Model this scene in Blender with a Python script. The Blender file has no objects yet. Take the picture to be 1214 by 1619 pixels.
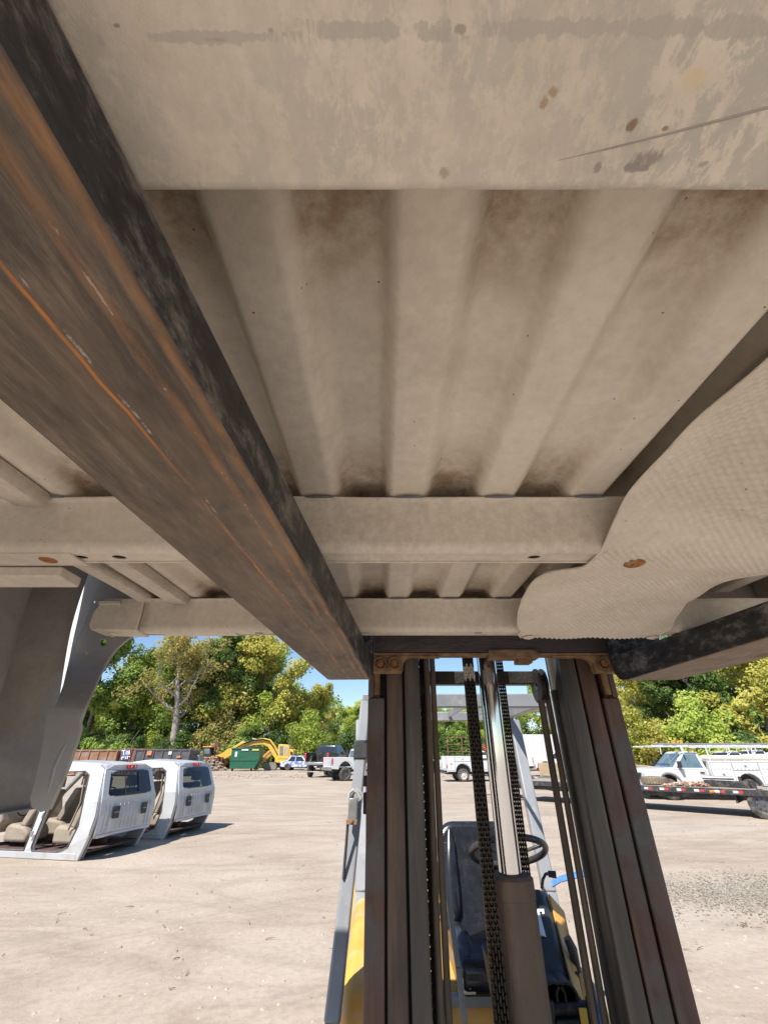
import bpy, bmesh, math, random
import numpy as np
from mathutils import Vector, Matrix, Euler
R = math.radians
rnd = random.Random(7)
scene = bpy.context.scene
COL = scene.collection

# ---------------------------------------------------------------- camera, sky, sun, exposure
FPX, CZ = 670.0, 1.75
PITCH = math.atan(381.5 / FPX)
SN, CS = math.sin(PITCH), math.cos(PITCH)
cam_d = bpy.data.cameras.new('camera'); cam = bpy.data.objects.new('camera', cam_d); COL.objects.link(cam)
cam.location = (0, 0, CZ); cam.rotation_euler = (math.pi / 2 + PITCH, 0, 0)
cam_d.sensor_width = 36; cam_d.sensor_fit = 'AUTO'; cam_d.lens = 36 * FPX / 1619
cam_d.clip_start = 0.01; cam_d.clip_end = 2000
scene.camera = cam
SUN = Vector((-0.46, -0.66, 1.02)).normalized()
w = bpy.data.worlds.new('World'); scene.world = w; w.use_nodes = True
nt = w.node_tree
bg = nt.nodes['Background']
sky = nt.nodes.new('ShaderNodeTexSky'); sky.sky_type = 'NISHITA'; sky.sun_disc = False
sky.sun_elevation = math.asin(SUN.z); sky.sun_rotation = math.atan2(SUN.x, SUN.y) % (2 * math.pi)
sky.air_density = 1.0; sky.dust_density = 0.0; sky.ozone_density = 4.0; sky.altitude = 200
nt.links.new(sky.outputs[0], bg.inputs[0]); bg.inputs[1].default_value = 0.105
sd = bpy.data.lights.new('sun', 'SUN'); sd.energy = 5.0; sd.angle = R(0.53); sd.color = (1.0, 0.945, 0.87)
so = bpy.data.objects.new('sun', sd); COL.objects.link(so)
so.location = (-20, -25, 45); so.rotation_euler = (-SUN).to_track_quat('-Z', 'Y').to_euler()
scene.view_settings.view_transform = 'Standard'; scene.view_settings.look = 'None'
scene.view_settings.gamma = 1; scene.view_settings.use_curve_mapping = False
scene.view_settings.exposure = 0.58
scene.cycles.use_denoising = True
scene.cycles.max_bounces = 10; scene.cycles.diffuse_bounces = 6; scene.cycles.transparent_max_bounces = 12
scene.cycles.sample_clamp_indirect = 8

def P(x, y, X=None, Y=None, Z=None):
    """a point of the place, from where it shows in the photograph (1214x1619) and one known world coordinate"""
    u = (x - 607) / FPX; v = (809.5 - y) / FPX
    a, b, c = u, CS - SN * v, SN + CS * v
    t = X / a if X is not None else Y / b if Y is not None else (Z - CZ) / c
    return Vector((a * t, b * t, CZ + c * t))

# ---------------------------------------------------------------- materials
MATS = {}
def ramp_node(n, stops):
    r = n.new('ShaderNodeValToRGB'); e = r.color_ramp.elements
    while len(e) > len(stops): e.remove(e[-1])
    while len(e) < len(stops): e.new(0.5)
    for q, (p, c) in zip(e, stops):
        q.position = p; q.color = (*c, 1) if len(c) == 3 else c
    return r
def M(name, stops, scale=6, rough=0.6, metal=0.0, bump=0.0, bscale=60, stretch=(1, 1, 1), detail=5, dist=0.0, spec=0.5,
      dirt=None, coat=0.0):
    """noise-driven principled material; dirt = (colour, scale, lo, hi) adds a second layer of patches"""
    if name in MATS: return MATS[name]
    m = bpy.data.materials.new(name); m.use_nodes = True; MATS[name] = m
    n, l = m.node_tree.nodes, m.node_tree.links
    b = n['Principled BSDF']
    tc = n.new('ShaderNodeTexCoord'); mp = n.new('ShaderNodeMapping'); mp.inputs['Scale'].default_value = stretch
    l.new(tc.outputs['Object'], mp.inputs[0])
    nz = n.new('ShaderNodeTexNoise'); nz.inputs['Scale'].default_value = scale; nz.inputs['Detail'].default_value = detail
    nz.inputs['Distortion'].default_value = dist; nz.inputs['Roughness'].default_value = 0.6
    l.new(mp.outputs[0], nz.inputs['Vector'])
    if not isinstance(stops[0], (tuple, list)) or len(stops[0]) == 3: stops = [(0.3, stops[0]), (0.7, stops[-1])]
    r = ramp_node(n, stops); l.new(nz.outputs[0], r.inputs[0]); col = r.outputs[0]
    if dirt:
        dc, ds, lo, hi = dirt
        n2 = n.new('ShaderNodeTexNoise'); n2.inputs['Scale'].default_value = ds; n2.inputs['Detail'].default_value = 8
        n2.inputs['Roughness'].default_value = 0.68
        l.new(tc.outputs['Object'], n2.inputs['Vector'])
        r2 = ramp_node(n, [(lo, (0, 0, 0)), (hi, (1, 1, 1))]); l.new(n2.outputs[0], r2.inputs[0])
        mx = n.new('ShaderNodeMixRGB'); l.new(r2.outputs[0], mx.inputs[0]); l.new(col, mx.inputs[1])
        mx.inputs[2].default_value = (*dc, 1); col = mx.outputs[0]
    l.new(col, b.inputs['Base Color'])
    b.inputs['Roughness'].default_value = rough; b.inputs['Metallic'].default_value = metal
    b.inputs['Specular IOR Level'].default_value = spec; b.inputs['Coat Weight'].default_value = coat
    if bump:
        n3 = n.new('ShaderNodeTexNoise'); n3.inputs['Scale'].default_value = bscale; n3.inputs['Detail'].default_value = 6
        l.new(mp.outputs[0], n3.inputs['Vector'])
        bp = n.new('ShaderNodeBump'); bp.inputs['Strength'].default_value = bump; bp.inputs['Distance'].default_value = 0.02
        l.new(n3.outputs[0], bp.inputs['Height']); l.new(bp.outputs[0], b.inputs['Normal'])
    return m
def glass_mat(name, tint, alpha):
    if name in MATS: return MATS[name]
    m = bpy.data.materials.new(name); m.use_nodes = True; MATS[name] = m
    n, l = m.node_tree.nodes, m.node_tree.links
    out = n['Material Output']; n.remove(n['Principled BSDF'])
    t = n.new('ShaderNodeBsdfTransparent'); t.inputs[0].default_value = (*tint, 1)
    g = n.new('ShaderNodeBsdfGlossy'); g.inputs['Roughness'].default_value = 0.03; g.inputs[0].default_value = (0.9, 0.95, 1, 1)
    fr = n.new('ShaderNodeFresnel'); fr.inputs[0].default_value = 1.5
    ad = n.new('ShaderNodeMath'); ad.inputs[1].default_value = alpha; l.new(fr.outputs[0], ad.inputs[0])
    mx = n.new('ShaderNodeMixShader'); l.new(ad.outputs[0], mx.inputs[0]); l.new(t.outputs[0], mx.inputs[1]); l.new(g.outputs[0], mx.inputs[2])
    l.new(mx.outputs[0], out.inputs[0])
    return m
def leaf_mat(name, cols, trans=0.35):
    if name in MATS: return MATS[name]
    m = bpy.data.materials.new(name); m.use_nodes = True; MATS[name] = m
    n, l = m.node_tree.nodes, m.node_tree.links
    out = n['Material Output']; n.remove(n['Principled BSDF'])
    ge = n.new('ShaderNodeNewGeometry'); tc = n.new('ShaderNodeTexCoord')
    nz = n.new('ShaderNodeTexNoise'); nz.inputs['Scale'].default_value = 0.45; nz.inputs['Detail'].default_value = 3
    l.new(tc.outputs['Object'], nz.inputs['Vector'])
    ad = n.new('ShaderNodeMath'); ad.operation = 'MULTIPLY_ADD'; ad.inputs[1].default_value = 0.42
    l.new(ge.outputs['Random Per Island'], ad.inputs[0])
    sc = n.new('ShaderNodeMath'); sc.operation = 'MULTIPLY_ADD'; sc.inputs[1].default_value = 1.7; sc.inputs[2].default_value = -0.55
    l.new(nz.outputs[0], sc.inputs[0]); l.new(sc.outputs[0], ad.inputs[2])
    k = len(cols)
    r = ramp_node(n, [(i / (k - 1), c) for i, c in enumerate(cols)]); l.new(ad.outputs[0], r.inputs[0])
    d = n.new('ShaderNodeBsdfDiffuse'); t = n.new('ShaderNodeBsdfTranslucent')
    l.new(r.outputs[0], d.inputs[0]); l.new(r.outputs[0], t.inputs[0])
    mx = n.new('ShaderNodeMixShader'); mx.inputs[0].default_value = trans
    l.new(d.outputs[0], mx.inputs[1]); l.new(t.outputs[0], mx.inputs[2]); l.new(mx.outputs[0], out.inputs[0])
    return m

# ---------------------------------------------------------------- mesh helpers
class MB:
    def __init__(s): s.v = []; s.f = []; s.m = []
    def add(s, vs, fs, mi=0):
        o = len(s.v); s.v += [tuple(p) for p in vs]
        s.f += [tuple(i + o for i in f) for f in fs]; s.m += [mi] * len(fs); return s
    def box(s, a, b, mi=0, M4=None):
        (x0, y0, z0), (x1, y1, z1) = a, b
        vs = [(x0, y0, z0), (x1, y0, z0), (x1, y1, z0), (x0, y1, z0), (x0, y0, z1), (x1, y0, z1), (x1, y1, z1), (x0, y1, z1)]
        if M4 is not None: vs = [M4 @ Vector(p) for p in vs]
        return s.add(vs, [(0, 3, 2, 1), (4, 5, 6, 7), (0, 1, 5, 4), (1, 2, 6, 5), (2, 3, 7, 6), (3, 0, 4, 7)], mi)
    def bar(s, p, q, w, h, mi=0, up=(0, 0, 1), w2=None, h2=None):
        """straight bar of rectangular section w (sideways) x h (up) from p to q, may taper"""
        p, q = Vector(p), Vector(q); d = (q - p).normalized(); sd_ = d.cross(Vector(up))
        if sd_.length < 1e-4: sd_ = d.cross(Vector((0, 1, 0)))
        sd_.normalize(); u = sd_.cross(d)
        w2 = w if w2 is None else w2; h2 = h if h2 is None else h2
        vs = []
        for c, a, b in ((p, w / 2, h / 2), (q, w2 / 2, h2 / 2)):
            vs += [c - sd_ * a - u * b, c + sd_ * a - u * b, c + sd_ * a + u * b, c - sd_ * a + u * b]
        return s.add(vs, [(0, 1, 2, 3), (7, 6, 5, 4), (0, 4, 5, 1), (1, 5, 6, 2), (2, 6, 7, 3), (3, 7, 4, 0)], mi)
    def cyl(s, p, q, r, r2=None, n=16, mi=0, caps=True):
        p, q = Vector(p), Vector(q); r2 = r if r2 is None else r2
        d = (q - p).normalized(); a = d.orthogonal().normalized(); b = d.cross(a)
        vs = []
        for c, rr in ((p, r), (q, r2)):
            for i in range(n):
                t = 2 * math.pi * i / n; vs.append(c + (a * math.cos(t) + b * math.sin(t)) * rr)
        fs = [(i, (i + 1) % n, n + (i + 1) % n, n + i) for i in range(n)]
        if caps: fs += [tuple(range(n - 1, -1, -1)), tuple(range(n, 2 * n))]
        return s.add(vs, fs, mi)
    def tube(s, pts, rad, n=8, mi=0, closed=False, caps=True):
        pts = [Vector(p) for p in pts]; k = len(pts)
        rads = rad if isinstance(rad, (list, tuple)) else [rad] * k
        vs = []; a = None
        for i, p in enumerate(pts):
            if closed: d = pts[(i + 1) % k] - pts[i - 1]
            else: d = pts[min(i + 1, k - 1)] - pts[max(i - 1, 0)]
            d.normalize()
            if a is None: a = d.orthogonal().normalized()
            else:
                a = a - d * a.dot(d)
                a = a.normalized() if a.length > 1e-6 else d.orthogonal().normalized()
            b = d.cross(a)
            for j in range(n):
                t = 2 * math.pi * j / n; vs.append(p + (a * math.cos(t) + b * math.sin(t)) * rads[i])
        fs = []
        for i in range(k if closed else k - 1):
            for j in range(n):
                i2 = (i + 1) % k
                fs.append((i * n + j, i * n + (j + 1) % n, i2 * n + (j + 1) % n, i2 * n + j))
        if caps and not closed: fs += [tuple(range(n - 1, -1, -1)), tuple(range((k - 1) * n, k * n))]
        return s.add(vs, fs, mi)
    def prism(s, poly, fa, fb, mi=0):
        """polygon of 2-tuples, fa / fb turn each 2-tuple into the two 3-D end points"""
        n = len(poly); vs = [fa(*p) for p in poly] + [fb(*p) for p in poly]
        fs = [tuple(range(n - 1, -1, -1)), tuple(range(n, 2 * n))] + [(i, (i + 1) % n, n + (i + 1) % n, n + i) for i in range(n)]
        return s.add(vs, fs, mi)
    def grid(s, fn, us, vs_, mi=0):
        nu, nv = len(us), len(vs_)
        return s.add([fn(a, b) for a in us for b in vs_],
                     [(i * nv + j, (i + 1) * nv + j, (i + 1) * nv + j + 1, i * nv + j + 1) for i in range(nu - 1) for j in range(nv - 1)], mi)
    def lathe(s, prof, c=(0, 0, 0), axis='Y', n=24, mi=0):
        """closed profile of (radius, along) pairs turned about an axis through c"""
        k = len(prof); vs = []
        for i in range(n):
            t = 2 * math.pi * i / n; ct, st = math.cos(t), math.sin(t)
            for r, h in prof:
                p = {'Y': (r * ct, h, r * st), 'Z': (r * ct, r * st, h), 'X': (h, r * ct, r * st)}[axis]
                vs.append((p[0] + c[0], p[1] + c[1], p[2] + c[2]))
        fs = [(i * k + j, ((i + 1) % n) * k + j, ((i + 1) % n) * k + (j + 1) % k, i * k + (j + 1) % k) for i in range(n) for j in range(k)]
        return s.add(vs, fs, mi)
    def mesh(s, name, off=Vector((0, 0, 0)), smooth=None):
        me = bpy.data.meshes.new(name)
        me.from_pydata([(p[0] - off[0], p[1] - off[1], p[2] - off[2]) for p in s.v], [], s.f)
        me.polygons.foreach_set('material_index', s.m)
        bm = bmesh.new(); bm.from_mesh(me); bmesh.ops.recalc_face_normals(bm, faces=bm.faces); bm.to_mesh(me); bm.free()
        if smooth is not None:
            me.polygons.foreach_set('use_smooth', [True] * len(me.polygons)); me.set_sharp_from_angle(angle=R(smooth))
        me.update(); return me
    def build(s, name, mat, parent=None, bevel=0, seg=2, smooth=None, world=False):
        off = origin(parent) if (world and parent) else Vector((0, 0, 0))
        if bevel and smooth is None: smooth = 40
        me = s.mesh(name, off, smooth)
        for m in (mat if isinstance(mat, (list, tuple)) else [mat]): me.materials.append(m)
        return link(name, me, parent, bevel, seg)
def origin(o):
    v = Vector((0, 0, 0))
    while o is not None: v += Vector(o.location); o = o.parent
    return v
def link(name, me, parent=None, bevel=0, seg=2):
    o = bpy.data.objects.new(name, me); COL.objects.link(o)
    if parent: o.parent = parent
    if bevel:
        b = o.modifiers.new('bevel', 'BEVEL'); b.width = bevel; b.segments = seg; b.limit_method = 'ANGLE'; b.angle_limit = R(35)
    return o
def tag(o, label=None, cat=None, group=None, kind=None):
    if label: o['label'] = label
    if cat: o['category'] = cat
    if group: o['group'] = group
    if kind: o['kind'] = kind
    return o
def empty(name, loc=(0, 0, 0), yaw=0.0, **k):
    o = bpy.data.objects.new(name, None); COL.objects.link(o); o.location = loc; o.rotation_euler = (0, 0, yaw)
    o.empty_display_size = 0.2
    return tag(o, **k)
def copy_tree(o, parent=None):
    c = o.copy(); COL.objects.link(c); c.parent = parent
    for ch in list(o.children): copy_tree(ch, c)
    return c
def holed(name, outer, holes, place, depth, mat, parent=None, world=False, bevel=0):
    """sheet cut from a polygon with holes; place(a, b, t) maps plane coordinates and through-thickness to 3-D"""
    cu = bpy.data.curves.new('cut', 'CURVE'); cu.dimensions = '2D'; cu.fill_mode = 'BOTH'; cu.extrude = 0.5
    for lp in [outer] + holes:
        sp = cu.splines.new('POLY'); sp.points.add(len(lp) - 1); sp.use_cyclic_u = True
        for q, (a, b) in zip(sp.points, lp): q.co = (a, b, 0, 1)
    ob = bpy.data.objects.new('cut', cu); COL.objects.link(ob)
    dg = bpy.context.evaluated_depsgraph_get(); dg.update()
    me = bpy.data.meshes.new_from_object(ob.evaluated_get(dg))
    bpy.data.objects.remove(ob); bpy.data.curves.remove(cu)
    off = origin(parent) if (world and parent) else Vector((0, 0, 0))
    for v in me.vertices:
        v.co = Vector(place(v.co.x, v.co.y, v.co.z * depth)) - off
    bm = bmesh.new(); bm.from_mesh(me); bmesh.ops.remove_doubles(bm, verts=bm.verts, dist=1e-5)
    bmesh.ops.recalc_face_normals(bm, faces=bm.faces); bm.to_mesh(me); bm.free()
    me.name = name; me.materials.clear(); me.materials.append(mat)
    return link(name, me, parent, bevel)
def circle(cx, cy, r, n=14, ry=None):
    ry = ry or r
    return [(cx + r * math.cos(2 * math.pi * i / n), cy + ry * math.sin(2 * math.pi * i / n)) for i in range(n)]
def rrect(x0, y0, x1, y1, r, n=4):
    out = []
    for cx, cy, a0 in ((x1 - r, y1 - r, 0), (x0 + r, y1 - r, 90), (x0 + r, y0 + r, 180), (x1 - r, y0 + r, 270)):
        for i in range(n + 1):
            t = R(a0 + 90 * i / n); out.append((cx + r * math.cos(t), cy + r * math.sin(t)))
    return out
def smoothstep(a, b, x):
    t = max(0, min(1, (x - a) / (b - a))); return t * t * (3 - 2 * t)

# ---------------------------------------------------------------- ground
def ground_material():
    m = bpy.data.materials.new('packed_dirt'); m.use_nodes = True
    n, l = m.node_tree.nodes, m.node_tree.links; b = n['Principled BSDF']
    tc = n.new('ShaderNodeTexCoord')
    def noise(sc, det=6, rough=.6, stretch=None, dist=0):
        q = n.new('ShaderNodeTexNoise'); q.inputs['Scale'].default_value = sc; q.inputs['Detail'].default_value = det
        q.inputs['Roughness'].default_value = rough; q.inputs['Distortion'].default_value = dist
        if stretch:
            mp = n.new('ShaderNodeMapping'); mp.inputs['Scale'].default_value = stretch; mp.inputs['Rotation'].default_value = (0, 0, R(18))
            l.new(tc.outputs['Object'], mp.inputs[0]); l.new(mp.outputs[0], q.inputs['Vector'])
        else: l.new(tc.outputs['Object'], q.inputs['Vector'])
        return q.outputs[0]
    base = ramp_node(n, [(.25, (.36, .29, .226)), (.5, (.438, .365, .292)), (.75, (.503, .43, .354))]); l.new(noise(.35, 8, .65, dist=.6), base.inputs[0])
    fine = ramp_node(n, [(.35, (.62, .6, .58)), (.55, (1, 1, 1)), (.75, (1.12, 1.12, 1.12))]); l.new(noise(14, 8, .75), fine.inputs[0])
    mul = n.new('ShaderNodeMixRGB'); mul.blend_type = 'MULTIPLY'; mul.inputs[0].default_value = .42
    l.new(base.outputs[0], mul.inputs[1]); l.new(fine.outputs[0], mul.inputs[2])
    trk = ramp_node(n, [(.44, (1, 1, 1)), (.52, (.72, .7, .68)), (.6, (1, 1, 1))]); l.new(noise(.5, 5, .55, (.35, 1.0, 1), 1.4), trk.inputs[0])
    mul2 = n.new('ShaderNodeMixRGB'); mul2.blend_type = 'MULTIPLY'; mul2.inputs[0].default_value = .5
    l.new(mul.outputs[0], mul2.inputs[1]); l.new(trk.outputs[0], mul2.inputs[2])
    wv = n.new('ShaderNodeTexWave'); wv.inputs['Scale'].default_value = .11; wv.inputs['Distortion'].default_value = 7; wv.inputs['Detail'].default_value = 2; wv.inputs['Detail Scale'].default_value = .6
    wm = n.new('ShaderNodeMapping'); wm.inputs['Rotation'].default_value = (0, 0, R(62)); l.new(tc.outputs['Object'], wm.inputs[0]); l.new(wm.outputs[0], wv.inputs['Vector'])
    wr = ramp_node(n, [(.80, (1, 1, 1)), (.87, (.80, .785, .77)), (.90, (.97, .97, .97)), (.95, (.80, .785, .77)), (1.0, (1, 1, 1))]); l.new(wv.outputs[0], wr.inputs[0])
    mul3 = n.new('ShaderNodeMixRGB'); mul3.blend_type = 'MULTIPLY'; mul3.inputs[0].default_value = .42
    l.new(mul2.outputs[0], mul3.inputs[1]); l.new(wr.outputs[0], mul3.inputs[2]); mul2 = mul3
    # greyer gravelly soil where the yard was topped with stone
    gr = ramp_node(n, [(.52, (0, 0, 0)), (.68, (1, 1, 1))]); l.new(noise(.16, 5, .6), gr.inputs[0])
    gc = ramp_node(n, [(.35, (.26, .235, .205)), (.65, (.56, .53, .48))]); l.new(noise(38, 5, .7), gc.inputs[0])
    mx = n.new('ShaderNodeMixRGB'); hf = n.new('ShaderNodeMath'); hf.operation = 'MULTIPLY'; hf.inputs[1].default_value = .55
    l.new(gr.outputs[0], hf.inputs[0]); l.new(hf.outputs[0], mx.inputs[0]); l.new(mul2.outputs[0], mx.inputs[1]); l.new(gc.outputs[0], mx.inputs[2])
    l.new(mx.outputs[0], b.inputs['Base Color']); b.inputs['Roughness'].default_value = .95; b.inputs['Specular IOR Level'].default_value = .2
    bp = n.new('ShaderNodeBump'); bp.inputs['Strength'].default_value = .32; bp.inputs['Distance'].default_value = .04
    hs = n.new('ShaderNodeMath'); hs.operation = 'MULTIPLY_ADD'; hs.inputs[1].default_value = .35
    l.new(noise(42, 6, .7), hs.inputs[0]); l.new(noise(5, 7, .65), hs.inputs[2])
    l.new(hs.outputs[0], bp.inputs['Height']); l.new(bp.outputs[0], b.inputs['Normal'])
    return m
def sgn_space(lim, near, n):
    t = np.linspace(-1, 1, n); return np.sign(t) * (near * np.abs(t) + (lim - near) * np.abs(t) ** 5)
rs = np.random.RandomState(3)
gx = sgn_space(420, 26, 130); gy = sgn_space(420, 30, 130) + 14
ph = rs.rand(14, 4)
def ground_h(x, y):
    h = 0
    for a, b, c, d in ph: h += math.sin(x * (a * 1.1 - .5) + y * (b * 1.1 - .5) + c * 6.28) * (.006 + .012 * d)
    return h * .6 if abs(x) + abs(y) < 200 else 0
g = MB(); g.grid(lambda a, b: (a, b, ground_h(a, b)), list(gx), list(gy))
ground = tag(g.build('ground', ground_material(), smooth=180), kind='structure')

def stones(name, pts, sizes, mat, label, cat, flat=.6, seed=1):
    r_ = np.random.RandomState(seed); n = len(pts)
    base = np.array([(1, 0, 0), (-1, 0, 0), (0, 1, 0), (0, -1, 0), (0, 0, 1), (0, 0, -1)], float)
    tri = np.array([(0, 2, 4), (2, 1, 4), (1, 3, 4), (3, 0, 4), (2, 0, 5), (1, 2, 5), (3, 1, 5), (0, 3, 5)])
    v = base[None] * (0.6 + .7 * r_.rand(n, 6, 1)) * np.asarray(sizes)[:, None, None]
    v[:, :, 2] *= flat
    a = r_.rand(n) * 6.28; c, s_ = np.cos(a)[:, None], np.sin(a)[:, None]
    x, y = v[:, :, 0] * c - v[:, :, 1] * s_, v[:, :, 0] * s_ + v[:, :, 1] * c
    v[:, :, 0], v[:, :, 1] = x, y
    v += np.asarray(pts)[:, None, :]
    f = (tri[None] + (np.arange(n) * 6)[:, None, None]).reshape(-1, 3)
    me = bpy.data.meshes.new(name); me.from_pydata(v.reshape(-1, 3).tolist(), [], f.tolist()); me.materials.append(mat)
    o = link(name, me); return tag(o, label, cat, kind='stuff')
def island_mat(name, cols, rough=.9):
    m = bpy.data.materials.new(name); m.use_nodes = True
    n, l = m.node_tree.nodes, m.node_tree.links; b = n['Principled BSDF']
    ge = n.new('ShaderNodeNewGeometry'); r = ramp_node(n, [(i / (len(cols) - 1), c) for i, c in enumerate(cols)])
    l.new(ge.outputs['Random Per Island'], r.inputs[0]); l.new(r.outputs[0], b.inputs['Base Color']); b.inputs['Roughness'].default_value = rough
    return m
N = 4200
yy = 4.2 + 26 * rs.rand(N) ** 1.7; xx = (rs.rand(N) - .5) * 2 * (yy * .75 + 1.5)
stones('pebbles', [(a, b, ground_h(a, b)) for a, b in zip(xx, yy)], .006 + .02 * rs.rand(N) ** 3,
       island_mat('pebble_stone', [(.22, .18, .14), (.40, .33, .26), (.48, .41, .33), (.34, .27, .2)]),
       'small pale pebbles scattered over the dirt yard', 'pebbles')
N = 9000
gc_ = P(1165, 1410, Z=0); gr_ = rs.normal(size=(N, 2)) * np.array([.95, .5]); gr_[:, 1] += .18 * gr_[:, 0] + .12 * np.sin(gr_[:, 0] * 4)
xx = gc_.x + .25 + gr_[:, 0]; yy = gc_.y + gr_[:, 1]
stones('gravel_patch', [(a, b, ground_h(a, b) + .004) for a, b in zip(xx, yy)], (.004 + .017 * rs.rand(N) ** 2),
       island_mat('crushed_stone', [(.10, .09, .07), (.22, .20, .165), (.38, .345, .285), (.19, .175, .125)]),
       'grey patch of crushed stone and chaff on the dirt at the right', 'gravel', flat=.4, seed=5)

N = 140; tw = MB()
for i in range(N):
    yq = 5 + 12 * rnd.random(); xq = (rnd.random() - .5) * 2 * yq * .75; an = rnd.random() * 6.28; ln = .03 + .10 * rnd.random() ** 2
    if i < 6: q_ = P(1165 + 4 * i, 1461 + (i % 3) * 2, Z=0); xq, yq, ln = q_.x, q_.y, .05 + .02 * i
    p_ = Vector((xq, yq, ground_h(xq, yq) + .006)); d_ = Vector((math.cos(an), math.sin(an), .12)) * ln
    tw.tube([p_, p_ + d_ * .5 + Vector((0, 0, .006)), p_ + d_], [.004, .004, .002], 5)
tag(tw.build('ground_litter', M('dry_twig', [(.3, (.12, .085, .055)), (.7, (.3, .22, .14))], 20, .9), smooth=60), 'dry twigs and scraps littering the dirt yard', 'litter', kind='stuff')

# ================================================================ the pickup bed overhead
def underbody(name, c0, c1, c2, stains=(), strips=(), attr=None, peel=0.0, spots=True, dimple=False, rough=.72, pcol=(.30, .285, .265)):
    m = bpy.data.materials.new(name); m.use_nodes = True
    n, l = m.node_tree.nodes, m.node_tree.links; b = n['Principled BSDF']
    tc = n.new('ShaderNodeTexCoord')
    def noise(sc, det=6, rg=.6, stretch=None, dist=0, off=0):
        q = n.new('ShaderNodeTexNoise'); q.inputs['Scale'].default_value = sc; q.inputs['Detail'].default_value = det
        q.inputs['Roughness'].default_value = rg; q.inputs['Distortion'].default_value = dist
        mp = n.new('ShaderNodeMapping'); mp.inputs['Scale'].default_value = stretch or (1, 1, 1); mp.inputs['Location'].default_value = (off, off * .7, 0)
        l.new(tc.outputs['Object'], mp.inputs[0]); l.new(mp.outputs[0], q.inputs['Vector'])
        return q.outputs[0]
    def mixc(fac, a, c, mode='MIX'):
        x = n.new('ShaderNodeMixRGB'); x.blend_type = mode
        if isinstance(fac, float): x.inputs[0].default_value = fac
        else: l.new(fac, x.inputs[0])
        l.new(a, x.inputs[1])
        if isinstance(c, tuple): x.inputs[2].default_value = (*c, 1)
        else: l.new(c, x.inputs[2])
        return x.outputs[0]
    def mask(src, lo, hi):
        r = ramp_node(n, [(lo, (0, 0, 0)), (hi, (1, 1, 1))]); l.new(src, r.inputs[0]); return r.outputs[0]
    r = ramp_node(n, [(.3, c0), (.5, c1), (.72, c2)]); l.new(noise(5, 8, .62, dist=.4), r.inputs[0]); col = r.outputs[0]
    fn = ramp_node(n, [(.3, (.8, .79, .78)), (.7, (1.1, 1.1, 1.1))]); l.new(noise(70, 6, .7), fn.inputs[0])
    col = mixc(.55, col, fn.outputs[0], 'MULTIPLY')
    if peel:
        mk = mask(noise(75, 10, .78, (1, .55, 1), .25), .46, .53)
        hv = n.new('ShaderNodeMath'); hv.operation = 'MULTIPLY'; hv.inputs[1].default_value = peel; l.new(mk, hv.inputs[0])
        big = mask(noise(5, 6, .65, off=3), .34, .60); h2 = n.new('ShaderNodeMath'); h2.operation = 'MULTIPLY'; l.new(hv.outputs[0], h2.inputs[0]); l.new(big, h2.inputs[1])
        col = mixc(h2.outputs[0], col, pcol)
        col = mixc(mask(noise(30, 7, .7, off=9), .69, .73), col, (.17, .12, .08))
    if stains or strips:
        def mt(op, a_, b_=None):
            k_ = n.new('ShaderNodeMath'); k_.operation = op
            for q_, s_ in ((a_, 0), (b_, 1)):
                if q_ is None: continue
                if isinstance(q_, (int, float)): k_.inputs[s_].default_value = q_
                else: l.new(q_, k_.inputs[s_])
            return k_.outputs[0]
        sx_ = n.new('ShaderNodeSeparateXYZ'); l.new(tc.outputs['Object'], sx_.inputs[0]); o_ = origin(bed)
        e1 = mt('SUBTRACT', noise(120, 9, .75, (1, .6, 1)), .5)
        e2 = mt('SUBTRACT', noise(40, 5, .6, off=5), .5)
        e3 = mt('SUBTRACT', noise(95, 10, .72, (1, .30, 1), .2, off=2), .5)
        for px, py, rx, ry, cl in stains:
            c_ = on_bottom(px, py); ex_ = abs(on_bottom(px + rx, py).x - c_.x); ey_ = abs(on_bottom(px, py + ry).y - c_.y)
            dx_ = mt('DIVIDE', mt('SUBTRACT', sx_.outputs[0], c_.x - o_.x), ex_); dy_ = mt('DIVIDE', mt('SUBTRACT', sx_.outputs[1], c_.y - o_.y), ey_)
            dd = mt('ADD', mt('SQRT', mt('ADD', mt('MULTIPLY', dx_, dx_), mt('MULTIPLY', dy_, dy_))), mt('ADD', mt('MULTIPLY', e1, 3.6), mt('MULTIPLY', e2, 2.6)))
            r_ = ramp_node(n, [(.55, (.92, .92, .92)), (1.08, (0, 0, 0))]); l.new(dd, r_.inputs[0]); col = mixc(r_.outputs[0], col, cl)
        for x0, x1, py, hh in strips:
            c_ = on_bottom((x0 + x1) / 2, py); ey_ = abs(on_bottom(x0, py + hh).y - c_.y); ca, cb = on_bottom(x0, py).x, on_bottom(x1, py).x
            dy_ = mt('DIVIDE', mt('ABSOLUTE', mt('SUBTRACT', sx_.outputs[1], c_.y - o_.y)), ey_); hw_ = (cb - ca) / 2
            dx_ = mt('ADD', mt('DIVIDE', mt('SUBTRACT', mt('ABSOLUTE', mt('SUBTRACT', sx_.outputs[0], (ca + cb) / 2 - o_.x)), hw_), .03), .9)
            dd = mt('ADD', mt('MAXIMUM', dy_, dx_), mt('ADD', mt('MULTIPLY', e3, 4.6), mt('MULTIPLY', e2, 2.2)))
            r_ = ramp_node(n, [(.80, (.72, .72, .72)), (1.0, (0, 0, 0))]); l.new(dd, r_.inputs[0]); col = mixc(r_.outputs[0], col, (.49, .465, .42))
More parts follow.
